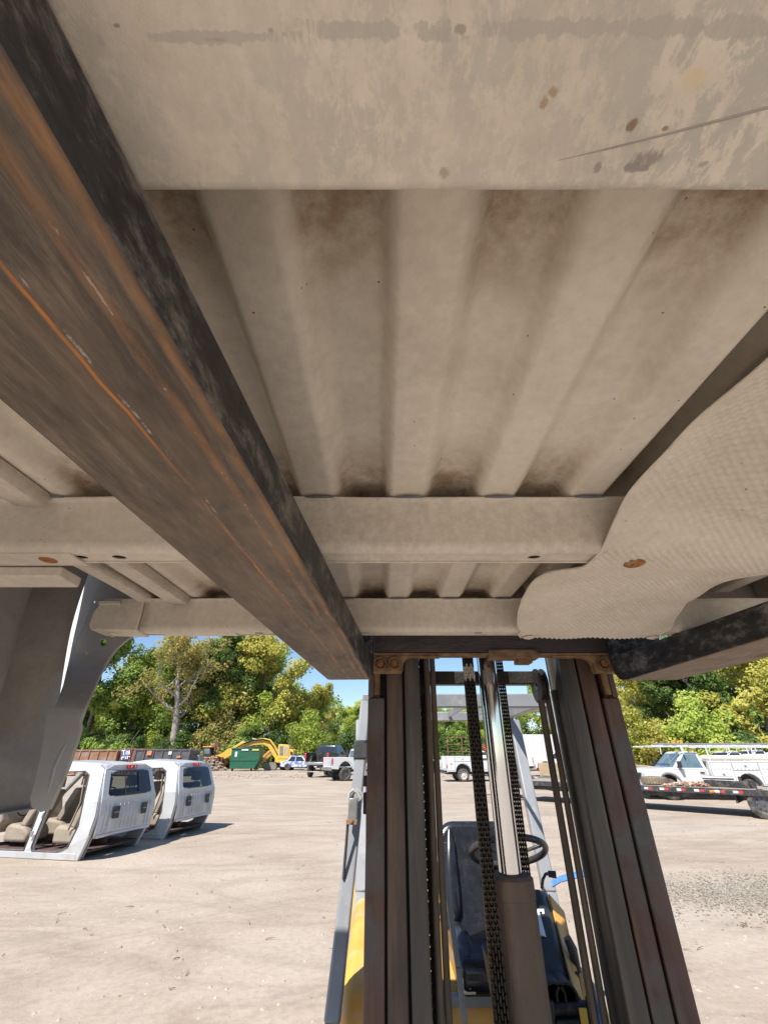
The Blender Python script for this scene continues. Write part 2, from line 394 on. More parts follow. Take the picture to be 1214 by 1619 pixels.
    if spots:
        vo = n.new('ShaderNodeTexVoronoi'); vo.inputs['Scale'].default_value = 46; vo.inputs['Randomness'].default_value = 1
        l.new(tc.outputs['Object'], vo.inputs['Vector'])
        lt = n.new('ShaderNodeMath'); lt.operation = 'LESS_THAN'; lt.inputs[1].default_value = .05; l.new(vo.outputs['Distance'], lt.inputs[0])
        sp = n.new('ShaderNodeSeparateColor'); l.new(vo.outputs['Color'], sp.inputs[0])
        gt = n.new('ShaderNodeMath'); gt.operation = 'GREATER_THAN'; gt.inputs[1].default_value = .5; l.new(sp.outputs[0], gt.inputs[0])
        ml = n.new('ShaderNodeMath'); ml.operation = 'MULTIPLY'; l.new(lt.outputs[0], ml.inputs[0]); l.new(gt.outputs[0], ml.inputs[1])
        col = mixc(ml.outputs[0], col, (.10, .075, .055))
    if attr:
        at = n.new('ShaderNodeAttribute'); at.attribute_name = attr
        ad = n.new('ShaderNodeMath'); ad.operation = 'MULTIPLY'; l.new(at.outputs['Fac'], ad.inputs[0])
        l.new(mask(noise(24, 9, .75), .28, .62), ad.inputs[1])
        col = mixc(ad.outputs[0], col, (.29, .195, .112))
    l.new(col, b.inputs['Base Color']); b.inputs['Roughness'].default_value = rough; b.inputs['Specular IOR Level'].default_value = .3
    bp = n.new('ShaderNodeBump'); bp.inputs['Strength'].default_value = .25; bp.inputs['Distance'].default_value = .004
    l.new(noise(90, 6, .7), bp.inputs['Height'])
    if dimple:
        sx = n.new('ShaderNodeSeparateXYZ'); l.new(tc.outputs['Object'], sx.inputs[0])
        ws = []
        for ax in (0, 1):
            k = n.new('ShaderNodeMath'); k.operation = 'MULTIPLY'; k.inputs[1].default_value = 2 * math.pi / .0105; l.new(sx.outputs[ax], k.inputs[0])
            s_ = n.new('ShaderNodeMath'); s_.operation = 'SINE'; l.new(k.outputs[0], s_.inputs[0]); ws.append(s_.outputs[0])
        pr_ = n.new('ShaderNodeMath'); pr_.operation = 'MULTIPLY'; l.new(ws[0], pr_.inputs[0]); l.new(ws[1], pr_.inputs[1])
        b2 = n.new('ShaderNodeBump'); b2.inputs['Strength'].default_value = .75; b2.inputs['Distance'].default_value = .003
        l.new(pr_.outputs[0], b2.inputs['Height']); l.new(bp.outputs[0], b2.inputs['Normal']); l.new(b2.outputs[0], b.inputs['Normal'])
    else: l.new(bp.outputs[0], b.inputs['Normal'])
    return m
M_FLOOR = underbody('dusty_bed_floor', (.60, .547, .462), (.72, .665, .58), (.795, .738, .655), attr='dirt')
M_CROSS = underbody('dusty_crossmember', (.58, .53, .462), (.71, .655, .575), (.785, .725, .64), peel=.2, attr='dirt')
STAINS = [(1092, 122, 24, 18, (.74, .62, .43)), (996, 195, 8, 10, (.28, .19, .12)), (1026, 248, 26, 14, (.33, .30, .285)), (1008, 262, 20, 8, (.33, .30, .285)), (942, 264, 8, 11, (.36, .33, .31)), (1048, 200, 5, 4, (.34, .25, .17)),
          (872, 142, 8, 9, (.45, .34, .23)), (858, 162, 7, 14, (.45, .34, .23)), (186, 38, 8, 5, (.33, .29, .24)), (700, 268, 12, 9, (.46, .40, .33)), (1110, 255, 14, 6, (.46, .42, .36)), (345, 60, 20, 5, (.36, .31, .25)), (430, 45, 10, 9, (.42, .38, .32)), (725, 42, 10, 8, (.42, .38, .32))]
STRIPS = [(745, 1400, 41, 17), (508, 690, 45, 15), (205, 470, 56, 10)]
M_SHIELD = underbody('heat_shield_sheet', (.66, .60, .515), (.75, .69, .605), (.815, .76, .675), rough=.55)
M_SKIN = underbody('bedside_inner_primer', (.25, .23, .205), (.33, .305, .28), (.40, .375, .34), spots=False)
M_RUST = M('flaky_rust', [(.3, (.16, .06, .02)), (.5, (.34, .15, .05)), (.7, (.45, .27, .13))], 60, .9, bump=.4, bscale=200)
M_WHITE = M('white_paint', [(.3, (.74, .75, .75)), (.7, (.82, .82, .81))], 3, .3, coat=.4, dirt=((.5, .45, .38), 5, .55, .85))

def bz(y): return 2.005 + .0255 * y          # underside of the crossmembers: they lie on the tapering forks
FL = .083                                     # crossmember depth
bed = empty('pickup_bed', (.15, .25, 2.0), label='dusty beige pickup truck bed lifted overhead on the two forks', cat='truck bed')
def corr(x):
    t = ((x - .039) / .142) % 1.0                              # 0 on a low flat, .5 in the recess
    return .027 * smoothstep(.13, .36, t) * (1 - smoothstep(.68, .82, t))
XS0, XS1 = -.652, 1.125
CM = [(-.502, -.435), (.034, .1125), (.586, .654), (1.133, 1.200)]
fx_ = list(np.arange(XS0, XS1 + .02, .0035)); fy_ = list(np.arange(-.92, 1.245, .022)) + [1.262]
g = MB()
def floor_z(x, y):
    k = 1.0
    for a, b in CM: k *= 1 - .0 * (a - .02 < y < b + .02)
    side = .055 * smoothstep(.350, .360, x)                     # step up into the covered channel beside the heat shield
    return bz(y) + FL + .003 + corr(x) * k + side
g.grid(lambda a, b: (a, b, floor_z(a, b)), fx_, fy_)
fl = g.build('floor_panel', M_FLOOR, bed, smooth=60, world=True)
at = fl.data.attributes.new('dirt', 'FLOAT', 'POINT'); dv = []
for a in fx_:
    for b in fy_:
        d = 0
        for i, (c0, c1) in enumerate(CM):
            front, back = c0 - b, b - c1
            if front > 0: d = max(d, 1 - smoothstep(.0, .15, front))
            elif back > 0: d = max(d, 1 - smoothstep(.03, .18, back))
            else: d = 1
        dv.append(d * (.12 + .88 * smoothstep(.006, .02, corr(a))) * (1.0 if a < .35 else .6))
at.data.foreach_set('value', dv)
so_ = fl.modifiers.new('sheet', 'SOLIDIFY'); so_.thickness = .0018; so_.offset = 1

def crossmember(y0, y1, x0, x1, mat, holes=(), rc=.013):
    zb = lambda y: bz(y)
    h = FL
    prof = [(y0 - .016, h), (y0 - .002, h - .001), (y0, h - .006)]
    prof += [(y0 + .004 + .0, rc + .03)]
    for i in range(13):
        t = math.pi + i * math.pi / 24; prof.append((y0 + .004 + rc + rc * math.cos(t), rc + rc * math.sin(t)))
    left = prof
    right = [(y0 + y1 - a, b) for a, b in reversed(prof)]
    g = MB(); ns = 60; xs = [x0 + (x1 - x0) * i / ns for i in range(ns + 1)]
    wob = lambda x, k: .0012 * math.sin(x * 9 + k) + .0008 * math.sin(x * 23 + k * 2)
    for seg in ((left, right) if holes else (left + right,)):
        g.grid(lambda a, j, seg=seg: (a, seg[int(j)][0] + wob(a, seg[int(j)][1] * 9) * smoothstep(0, .05, seg[int(j)][1]), bz(seg[int(j)][0]) + seg[int(j)][1]), xs, range(len(seg)))
    o = g.build('crossmember', mat, bed, smooth=60, world=True)
    md = o.modifiers.new('sheet', 'SOLIDIFY'); md.thickness = .0025; md.offset = -1
    ya, yb = left[-1][0], right[0][0]
    if holes: holed('bottom_face', [(x0, ya), (x1, ya), (x1, yb), (x0, yb)], [circle(hx, hy, r, 16, r * .8) for hx, hy, r in holes],
          lambda a, b, t: (a, b, bz(b) + .0013 + t), .0024, mat, o, world=True)
    return o
def on_bottom(px, py):
    z = 2.02
    for _ in range(4):
        p = P(px, py, Z=z); z = bz(p.y)
    return p
M_PEEL = underbody('peeling_crossmember', (.64, .58, .495), (.73, .665, .57), (.81, .74, .64), peel=.85, pcol=(.51, .495, .45), spots=False, stains=STAINS, strips=STRIPS)
h1, h2, h3 = on_bottom(841, 885), on_bottom(127, 880), on_bottom(187, 880)
crossmember(*CM[0], XS0, XS1, M_CROSS)
cm_near = crossmember(*CM[1], XS0, XS1, M_PEEL, rc=.004)
cm_mid = crossmember(*CM[2], -.80, XS1, M_CROSS, [(h1.x, .622, .010), (h2.x, .622, .010), (h3.x, .622, .011), (.60, .622, .010)])
M_CR3 = M('scratch_metal', [(.3, (.30, .275, .26)), (.7, (.42, .39, .36))], 60, .7)
sc_ = [on_bottom(x_, y_) for x_, y_ in ((880, 250), (960, 231), (1040, 211), (1120, 190), (1214, 165))]
g = MB(); g.tube([q + Vector((0, 0, -.0024)) for q in sc_], [.0002, .0005, .0006, .0007, .0007], 5); g.build('scratch', M_CR3, cm_near, world=True)
hf = on_bottom(755, 1002)
cm_far = crossmember(*CM[3], XS0, XS1, M_CROSS, [(hf.x, 1.168, .011), (-.50, 1.168, .012), (-.42, 1.168, .012), (-.34, 1.168, .012)])
# plate, bolts and bracket under the left end of the middle crossmember
g = MB(); pl = [on_bottom(x, y) for x, y in ((0, 869), (108, 869), (116, 878), (112, 891), (0, 891))]
g.prism([(-.80, CM[2][0] + .012), (pl[1].x, CM[2][0] + .012), (pl[2].x + .004, CM[2][0] + .03), (pl[2].x + .004, CM[2][1] - .006), (-.80, CM[2][1] - .006)],
        lambda a, b: (a, b, bz(b) - .0042), lambda a, b: (a, b, bz(b) - .0002))
g.build('mount_plate', M_CROSS, bed, world=True, bevel=.001)
def washer(name, p, r, mat, dz=.006):
    g = MB(); x, y, z = p
    g.lathe([(r * .35, z - dz * .5), (r * .8, z - dz * .45), (r, z - dz * .1), (r * 1.0, z), (r * .35, z)], (x, y, 0), 'Z', 20)
    g.cyl((x, y, z - dz * .9), (x, y, z), r * .36, n=6)
    return g.build(name, mat, bed, smooth=40, world=True)
b1 = on_bottom(74, 879); washer('mount_bolt', (b1.x, .622, bz(.622) - .0045), .013, M_RUST, .003)
g = MB(); g.box((-.95, CM[2][1] - .004, bz(.65) - .022), (on_bottom(103, 893).x, CM[2][1] + .05, bz(.65) - .004)); g.build('side_bracket', M_CROSS, bed, bevel=.003, world=True)
# end bracket on the far crossmember
g = MB(); z0 = bz(1.16)
g.prism([(-.785, .012), (-.778, .0), (-.655, -.003), (-.655, .086), (-.765, .086), (-.785, .05)], lambda a, b: (a, 1.128, z0 + b), lambda a, b: (a, 1.203, z0 + b))
g.build('end_bracket', M_CROSS, bed, bevel=.003, world=True)
g = MB(); g.box((-.775, 1.120, z0 + .066), (-.715, 1.1275, z0 + .078)); g.build('bracket_slot_lip', M_CROSS, bed, bevel=.003, world=True)
bb = on_bottom(188, 998); washer('bracket_bolt', (-.735, 1.165, z0 - .002), .013, M_CROSS, .009)
g = MB(); g.prism([(-.60, 1.150), (-.42, 1.150), (-.40, 1.156), (-.40, 1.19), (-.60, 1.19)], lambda a, b: (a, b, bz(b) - .003), lambda a, b: (a, b, bz(b) - .0002))
g.build('mount_plate', M_CROSS, bed, world=True, bevel=.001)
# floor stiffeners and side sill along the left edge
for (ya, yb) in ((CM[1][1] + .016, CM[2][0] - .016), (CM[2][1] + .016, CM[3][0] - .016), (CM[0][1] + .016, CM[1][0] - .016)):
    g = MB()
    prof = [(-.582, .003), (-.576, -.014), (-.53, -.016), (-.522, .003)]
    ys = [ya + (yb - ya) * i / 10 for i in range(11)]
    g.grid(lambda b, j: (prof[int(j)][0], b, bz(b) + FL + prof[int(j)][1] - .003), ys, range(4))
    o = g.build('floor_stiffener', M_CROSS, bed, smooth=30, world=True)
    md = o.modifiers.new('sheet', 'SOLIDIFY'); md.thickness = .002
g = MB()
sp_ = [(-.630, .006), (-.638, -.006), (-.668, -.008), (-.676, .03)]
g.grid(lambda b, j: (sp_[int(j)][0] + .003 * math.sin(b * 14), b, bz(b) + FL + sp_[int(j)][1]), list(np.linspace(-.9, 1.235, 60)), range(4))
o = g.build('side_sill', M_CROSS, bed, smooth=30, world=True); md = o.modifiers.new('sheet', 'SOLIDIFY'); md.thickness = .002
# heat shield
_lt = {}
def lerp_tab(tab, y):
    k_ = (id(tab), round(y, 5))
    if k_ not in _lt: _lt[k_] = lerp_tab0(tab, y)
    return _lt[k_]
def lerp_tab0(tab, y):
    ks = np.linspace(-2, 2, 9); ws = np.exp(-ks * ks / 2); xs_ = [p_[0] for p_ in tab]; vs_ = [p_[1] for p_ in tab]
    return float((np.interp(y + ks * .012, xs_, vs_) * ws).sum() / ws.sum())
XL = [(-.7, .43), (.1, .40), (.29, .382), (.45, .362), (.52, .350), (.565, .340), (.60, .332), (.655, .330), (.72, .296), (.85, .300), (1.0, .322), (1.1, .345), (1.13, .366), (1.16, .360), (1.205, .385)]
XR = [(-.7, .84), (.5, .85), (.62, .83), (.66, .76), (.72, .70), (.80, .668), (.95, .69), (1.06, .725), (1.10, .745), (1.15, .742), (1.205, .765)]
ZE = [(-.7, .080), (.40, .078), (.52, .056), (.565, .022), (.592, -.004), (.655, -.005), (.69, .004), (.78, .022), (.95, .020), (1.08, .004), (1.125, -.004), (1.205, -.005)]
ZC = [(-.7, -.012), (.35, -.006), (.50, .014), (.565, .012), (.592, -.005), (.655, -.005), (.69, .004), (.78, .026), (.95, .030), (1.08, .010), (1.125, -.004), (1.205, -.006)]
def shield(t, y):
    xl, xr = lerp_tab(XL, y), lerp_tab(XR, y); x = xl + (xr - xl) * t
    d = min(x - xl, xr - x)
    k = smoothstep(.05, .17, d)
    z = lerp_tab(ZE, y) * (1 - k) + lerp_tab(ZC, y) * k
    z += .0035 * math.sin(x * 41 + y * 13) * smoothstep(.01, .06, d) * .35 + .002 * math.sin(y * 60 + x * 30) * .4
    z -= .010 * math.exp(-((x - .52 - .04 * math.sin(y * 3)) / .018) ** 2) * smoothstep(.58, .50, y) + .008 * math.exp(-((y - .50) / .012) ** 2) * smoothstep(.10, .16, d)
    z += .007 * math.exp(-((x - .60 + (y - .9) * .25) / .02) ** 2) * smoothstep(.70, .78, y) * smoothstep(1.10, 1.02, y)
    z += .0021 * math.sin(x * 2 * math.pi / .0135) * math.sin(y * 2 * math.pi / .0135) * smoothstep(.004, .012, d)
    return (x, y, bz(y) + z)
g = MB(); g.grid(shield, list(np.linspace(0, 1, 210)), list(np.arange(.10, 1.2051, .00225)) + [1.205]); g.grid(shield, list(np.linspace(0, 1, 60)), list(np.linspace(-.7, .10, 60)))
o = g.build('heat_shield', M_SHIELD, bed, smooth=70, world=True); md = o.modifiers.new('sheet', 'SOLIDIFY'); md.thickness = .0022; md.offset = -1
_t = {}
for t_ in (0.0, 1.0):
    g = MB(); g.tube([Vector(shield(t_, y_)) for y_ in np.linspace(.1, 1.203, 220)], .0026, 6); g.build('rolled_edge', M_SHIELD, o, smooth=60, world=True)
p = on_bottom(990, 892); washer('shield_bolt', (p.x, .630, bz(.63) - .0075), .016, M_RUST, .005)
for px in (834, 1028):
    p = on_bottom(px, 1004); washer('shield_bolt', (p.x, 1.185, bz(1.185) - .008), .016, M_SHIELD, .005)
# left bedside: outer skin seen from inside, hanging below the floor
def skin_x(z, y):
    x = -.848 - .062 * smoothstep(1.55, 2.2, z) + .02 * smoothstep(2.25, 2.5, z)
    x -= .075 * math.exp(-((y - 1.13) / .05) ** 2) * smoothstep(1.70, 1.86, z)      # pressed channel along the wheel opening
    x -= .012 * smoothstep(.95, .6, y)
    return x
def skin_end(z):       # far edge of the skin
    return 1.250 - .02 * smoothstep(1.8, 2.1, z)
g = MB()
g.grid(lambda z, t: (skin_x(z, -.7 + t * (skin_end(z) + .7)), -.7 + t * (skin_end(z) + .7), z), list(np.linspace(1.632, 2.62, 46)), [1 - (1 - i / 40) ** 2 for i in range(41)])
zb_ = 1.632
g.grid(lambda a, t: (skin_x(zb_, t) + a, t, zb_ + .004 - .3 * a * a), [0, .012, .03], list(np.linspace(-.7, 1.235, 30)))
sk = g.build('bedside_skin', M_SKIN, bed, smooth=60, world=True); md = sk.modifiers.new('sheet', 'SOLIDIFY'); md.thickness = .002
g = MB()      # unseen strip added outside the skin to keep sun off the closing panel
g.grid(lambda z, t: (skin_x(z, skin_end(z)) - .003 - .05 * t, skin_end(z) - .004 + .012 * t, z), list(np.linspace(1.70, 2.5, 30)), [0, .5, 1])
o = g.build('sun_block_strip', M_WHITE, bed, smooth=60, world=True); md = o.modifiers.new('sheet', 'SOLIDIFY'); md.thickness = .003
# closing panel with the round edge of the wheel opening and its holes
YF = 1.268
def Yp(py): return YF - .13 * smoothstep(1030, 1128, py)      # the lower part steps inside the skin
edge = [(262, 905), (243, 960), (228, 988), (214, 1002), (199, 1013), (184.5, 1026), (174, 1040), (165, 1055), (155, 1075), (148, 1091), (139, 1112), (132, 1130), (128, 1143),
        (129, 1153), (122, 1176), (109, 1213), (94, 1248), (80, 1279), (66, 1284), (52, 1276), (49, 1262), (57, 1236), (64, 1205), (70, 1170), (74, 1142), (72, 1120), (89, 1117), (101, 1084),
        (110, 1045), (117, 1010), (125, 975), (133, 936), (138, 905), (150, 885)]
def dense(lp, st=9.0, ring=True):
    out = []
    for (x0, y0), (x1, y1) in zip(lp, lp[1:] + (lp[:1] if ring else [])):
        k = max(1, int(math.hypot(x1 - x0, y1 - y0) / st))
        out += [(x0 + (x1 - x0) * i_ / k, y0 + (y1 - y0) * i_ / k) for i_ in range(k)]
    return out
holes = [[(cx + rx * math.cos(t), -(cy + ry * math.sin(t))) for t in [2 * math.pi * i_ / 14 for i_ in range(14)]]
         for cx, cy, rx, ry in ((153.5, 992, 5.5, 5.5), (164, 1016, 6, 6), (138, 1033, 2.4, 2.6), (132, 1099, 2.6, 2.6), (150, 952, 2.0, 2.0))]
M_PANEL = M('panel_primer', [(.3, (.29, .30, .325)), (.7, (.38, .39, .41))], 8, .45, dirt=((.42, .38, .34), 7, .52, .8))
def panel_pt(a, b_, t):
    p_ = P(a, -b_, Y=Yp(-b_)); p_.y += t; return p_
holed('wheel_opening_panel', [(x, -y) for x, y in dense(edge)], holes, panel_pt, .004, M_PANEL, bed, world=True)
lip = [P(x, y, Y=Yp(y)) for x, y in dense(edge[1:19], ring=False)]
g = MB(); g.tube(lip, .0042, 6); g.build('edge_lip', M('lip_primer', [(.3, (.37, .36, .35)), (.7, (.45, .44, .42))], 8, .6), bed, smooth=60, world=True)
for rb_, rr_ in (([(158, 915), (148, 950), (135, 985), (121, 1015), (113, 1045), (110, 1075), (113, 1105), (119, 1130)], .0035), ([(108, 1172), (98, 1190), (88, 1215), (80, 1245), (72, 1268)], .006)):
    pts = dense(rb_, ring=False); n_ = len(pts)
    g = MB(); g.tube([P(x, y, Y=Yp(y)) for x, y in pts], [rr_ * (.3 + .7 * math.sin(math.pi * (k_ + .5) / n_)) for k_ in range(n_)], 8); g.build('pressed_rib', M_PANEL, bed, smooth=60, world=True)
# sun-lit white outer edge of the bedside, seen through the slit
g = MB()
sl = [P(x, y, Y=1.30) for x, y in ((132, 915), (118, 985), (104, 1045), (90, 1105), (80, 1122), (70, 1118), (80, 1060), (90, 1010), (104, 960), (120, 915))]
g.prism([(q.x, q.z) for q in sl], lambda a, b: (a, 1.330, b), lambda a, b: (a, 1.334, b)); g.build('outer_skin_edge', M_WHITE, bed, world=True)
g = MB(); q = [P(x, y, Y=1.25) for x, y in ((47, 1205), (56, 1198), (58, 1250), (52, 1276), (46, 1268), (50, 1240))]
g.prism([(a.x, a.z) for a in q], lambda a, b: (a - .006, 1.243, b), lambda a, b: (a - .006, 1.246, b)); g.build('bare_paint_patch', M_WHITE, bed, world=True)
# walls of the box above the floor
g = MB(); g.box((XS0 - .02, 1.247, 2.10), (XS1 + .02, 1.275, 2.62)); g.build('head_wall', M_SKIN, bed, bevel=.004, world=True)
g = MB(); g.box((XS0 - .03, -.92, 2.14), (XS0 - .004, 1.245, 2.60)); g.box((-.95, -.92, 2.605), (XS0 - .004, 1.245, 2.64)); g.build('inner_wall', M_SKIN, bed, bevel=.004, world=True)
g = MB(); g.box((XS1 + .004, -.92, 2.14), (XS1 + .03, 1.245, 2.60)); g.box((XS1 + .004, -.92, 2.605), (1.21, 1.245, 2.64)); g.build('inner_wall', M_SKIN, bed, bevel=.004, world=True)
# spot welds and dabs of seam sealer where the floor lies on the crossmembers
M_SEALER = M('blue_grey_sealer', [(.3, (.10, .12, .15)), (.7, (.2, .22, .25))], 40, .6)
gw = MB(); gw.lathe([(.0005, 0), (.003, -.0006), (.0048, -.0004), (.0055, .0003), (.0005, .0003)], (0, 0, 0), 'Z', 12); mw = gw.mesh('spot_weld', smooth=60); mw.materials.append(M_CROSS)
for ci, (y0, y1) in enumerate(CM[1:]):
    par = [o for o in bed.children if o.name.startswith('crossmember')][ci + 1]
    for k in range(-4, 8):
        xl_ = .039 + .142 * k
        if not XS0 + .03 < xl_ < (.33 if ci else 1.0): continue
        g = MB(); yy_ = y0 - .0165; g.tube([(xl_ - .022, yy_, bz(yy_) + FL - .001), (xl_ - .006, yy_ - .003, bz(yy_) + FL - .002), (xl_ + .012, yy_ - .002, bz(yy_) + FL - .0015), (xl_ + .024, yy_, bz(yy_) + FL - .001)], [.0012, .0026, .0022, .001], 6); g.build('seam_sealer', M_SEALER, par, smooth=60, world=True)
        for dx in (-.028, .03):
            o = link('spot_weld', mw, par); o.location = Vector((xl_ + dx, y1 + .009, bz(y1) + FL - .0035)) - origin(par)
    for k in range(9):
        o = link('spot_weld', mw, par); xx_ = -.6 + .19 * k + .02 * math.sin(k * 5); o.location = Vector((xx_, (y0 + y1) / 2 + .012, bz((y0 + y1) / 2 + .012) + .0001)) - origin(par)

# ================================================================ the forklift
def fork_mat(name, bottom):
    m = bpy.data.materials.new(name); m.use_nodes = True
    n, l = m.node_tree.nodes, m.node_tree.links; b = n['Principled BSDF']
    tc = n.new('ShaderNodeTexCoord')
    def noise(sc, st, det=7, rg=.62, dist=0):
        mp = n.new('ShaderNodeMapping'); mp.inputs['Scale'].default_value = st; l.new(tc.outputs['Object'], mp.inputs[0])
        q = n.new('ShaderNodeTexNoise'); q.inputs['Scale'].default_value = sc; q.inputs['Detail'].default_value = det
        q.inputs['Roughness'].default_value = rg; q.inputs['Distortion'].default_value = dist; l.new(mp.outputs[0], q.inputs['Vector']); return q.outputs[0]
    def mixc(fac, a, c):
        x = n.new('ShaderNodeMixRGB'); l.new(fac, x.inputs[0]); l.new(a, x.inputs[1])
        if isinstance(c, tuple): x.inputs[2].default_value = (*c, 1)
        else: l.new(c, x.inputs[2])
        return x.outputs[0]
    def mask(src, stops):
        r = ramp_node(n, [(p, (v, v, v)) for p, v in stops]); l.new(src, r.inputs[0]); return r.outputs[0]
    def math_(op, a, bv):
        k = n.new('ShaderNodeMath'); k.operation = op; l.new(a, k.inputs[0])
        if isinstance(bv, float): k.inputs[1].default_value = bv
        else: l.new(bv, k.inputs[1])
        return k.outputs[0]
    if bottom:
        r = ramp_node(n, [(.34, (.045, .037, .033)), (.46, (.095, .079, .066)), (.56, (.17, .137, .107)), (.68, (.30, .25, .20))])
        l.new(noise(20, (4.5, .6, 4.5), 11, .8, .35), r.inputs[0]); col = r.outputs[0]
        r2 = ramp_node(n, [(.36, (.07, .05, .045)), (.6, (.22, .17, .125))]); l.new(noise(7, (1, .55, 1), 6, .6, .5), r2.inputs[0])
        col = mixc(mask(noise(4, (1, .6, 1), 4), [(.40, .75), (.6, .15)]), col, r2.outputs[0])
        sx = n.new('ShaderNodeSeparateXYZ'); l.new(tc.outputs['Object'], sx.inputs[0])
        wob = math_('MULTIPLY', noise(2.2, (.3, 1, .3), 4), .03)
        xx = math_('ADD', sx.outputs[0], wob)
        # rust runs along the fork where its edge and its old scrape have worn bare
        dab = mask(noise(30, (1.5, .35, 1), 8, .7), [(.38, 0), (.6, 1)])
        for c, wd, colr, wt in ((.046, .006, (.36, .185, .08), .65), (.0085, .0020, (.56, .21, .045), 1.0), (.064, .005, (.38, .20, .09), .8), (-.002, .012, (.24, .165, .105), .3)):
            d = math_('ABSOLUTE', math_('SUBTRACT', xx, c + .015), 0.0)
            mk = math_('MULTIPLY', mask(math_('DIVIDE', d, wd), [(.35, wt), (1.0, 0)]), dab)
            col = mixc(mk, col, colr)
        for c, wd in ((.0125, .0014), (.046, .0011)):
            d = math_('ABSOLUTE', math_('SUBTRACT', xx, c + .015), 0.0)
            mk = math_('MULTIPLY', mask(math_('DIVIDE', d, wd), [(.5, .7), (1, 0)]), mask(noise(90, (1, .4, 1), 6, .8), [(.54, 0), (.60, 1)]))
            col = mixc(mk, col, (.50, .46, .42))
        col = mixc(mask(noise(34, (1.2, .3, 1), 8, .7), [(.69, 0), (.73, 1)]), col, (.52, .42, .31))
        rough = .68
    else:
        r = ramp_node(n, [(.38, (.012, .013, .015)), (.50, (.030, .031, .034)), (.57, (.11, .107, .104)), (.68, (.26, .235, .205))])
        l.new(noise(16, (1.2, .8, 1.8), 10, .78, .15), r.inputs[0]); col = r.outputs[0]
        rough = .5
    l.new(col, b.inputs['Base Color']); b.inputs['Roughness'].default_value = rough; b.inputs['Specular IOR Level'].default_value = .4
    bp = n.new('ShaderNodeBump'); bp.inputs['Strength'].default_value = .3; bp.inputs['Distance'].default_value = .003
    l.new(noise(45, (4, .6, 4), 7, .7) if bottom else noise(60, (1, 1, 1), 7, .7), bp.inputs['Height']); l.new(bp.outputs[0], b.inputs['Normal'])
    return m
M_FB, M_FS = fork_mat('worn_fork_underside', True), fork_mat('black_fork_side', False)
M_FB2 = M('bounce_lit_fork_underside', [(.25, (.20, .155, .115)), (.5, (.27, .21, .155)), (.75, (.34, .27, .205))], 22, .7, detail=9, stretch=(1.5, .7, 1.5), bump=.3, bscale=40, dirt=((.13, .08, .05), 9, .52, .68))  # right fork: light bounced off the sunlit ground is put into this paler colour
M_RAIL = M('mast_rail_steel', [(.3, (.05, .036, .03)), (.5, (.09, .062, .05)), (.7, (.15, .098, .075))], 9, .5, .15, bump=.18, bscale=70, stretch=(3, 3, .35),
           dirt=((.34, .30, .26), 34, .68, .78), spec=.5)
M_RAIL2 = M('mast_rail_rusty', [(.3, (.05, .03, .024)), (.55, (.105, .055, .042)), (.75, (.18, .09, .062))], 8, .5, .1, bump=.18, bscale=60, stretch=(3, 3, .3),
            dirt=((.09, .085, .085), 5, .45, .6))
M_RAIL3 = M('mast_rail_inner', [(.3, (.045, .04, .037)), (.55, (.075, .067, .062)), (.75, (.16, .125, .095))], 7, .45, .2, bump=.15, bscale=60, stretch=(4, 4, .3))
M_DARK = M('black_grease_steel', [(.3, (.014, .013, .012)), (.7, (.045, .04, .036))], 14, .5, .3, bump=.2, bscale=80)
M_CARR = M('carriage_steel', [(.3, (.04, .035, .038)), (.6, (.085, .066, .06)), (.8, (.14, .105, .085))], 8, .5, .2, bump=.2, bscale=60, stretch=(.6, 1, 1.5))
M_RUSTB = M('rusty_bracket', [(.3, (.13, .07, .035)), (.55, (.26, .16, .085)), (.75, (.36, .23, .13))], 26, .8, .05, bump=.35, bscale=120)
M_CHROME = M('chrome_rod', [(.3, (.72, .73, .75)), (.7, (.86, .86, .86))], 4, .10, 1.0, stretch=(4, 4, .3), dirt=((.45, .38, .3), 3, .68, .9))
M_BARREL = M('dusty_cylinder', [(.3, (.085, .06, .044)), (.55, (.14, .10, .073)), (.75, (.21, .155, .115))], 7, .75, .05, bump=.2, bscale=80, stretch=(1.5, 1.5, .5))
M_GUARD = M('grey_guard_paint', [(.3, (.20, .215, .235)), (.7, (.29, .30, .315))], 5, .42, dirt=((.5, .46, .4), 6, .55, .8))
M_BLACKP = M('black_plastic', [(.3, (.02, .021, .023)), (.7, (.045, .046, .05))], 10, .38, dirt=((.22, .19, .16), 9, .58, .85))
M_VINYL = M('black_vinyl', [(.3, (.010, .012, .017)), (.7, (.02, .023, .031))], 30, .24, spec=.7, bump=.05, bscale=300, dirt=((.07, .065, .06), 8, .6, .9))
M_YEL = M('yellow_paint', [(.3, (.66, .33, .055)), (.6, (.74, .40, .085)), (.8, (.74, .46, .15))], 5, .42, dirt=((.55, .45, .32), 6, .5, .75))
M_RUB = M('black_rubber', [(.3, (.02, .02, .02)), (.7, (.05, .048, .045))], 20, .75, bump=.2)
M_BLUE = M('blue_webbing', [(.3, (.05, .16, .5)), (.7, (.12, .28, .65))], 30, .7)
M_CHAIN = M('oily_chain', [(.3, (.016, .013, .011)), (.7, (.05, .036, .026))], 60, .45, .6)
M_LETTER = M('white_decal', [(.3, (.74, .77, .80)), (.7, (.8, .82, .84))], 20, .4)
M_TRI = M('yellow_decal', [(.3, (.75, .52, .08)), (.7, (.8, .56, .1))], 20, .4)

fk = empty('forklift', (.36, 2.6, 0), label='yellow forklift with its tall dark mast, forks raised under the truck bed', cat='forklift')
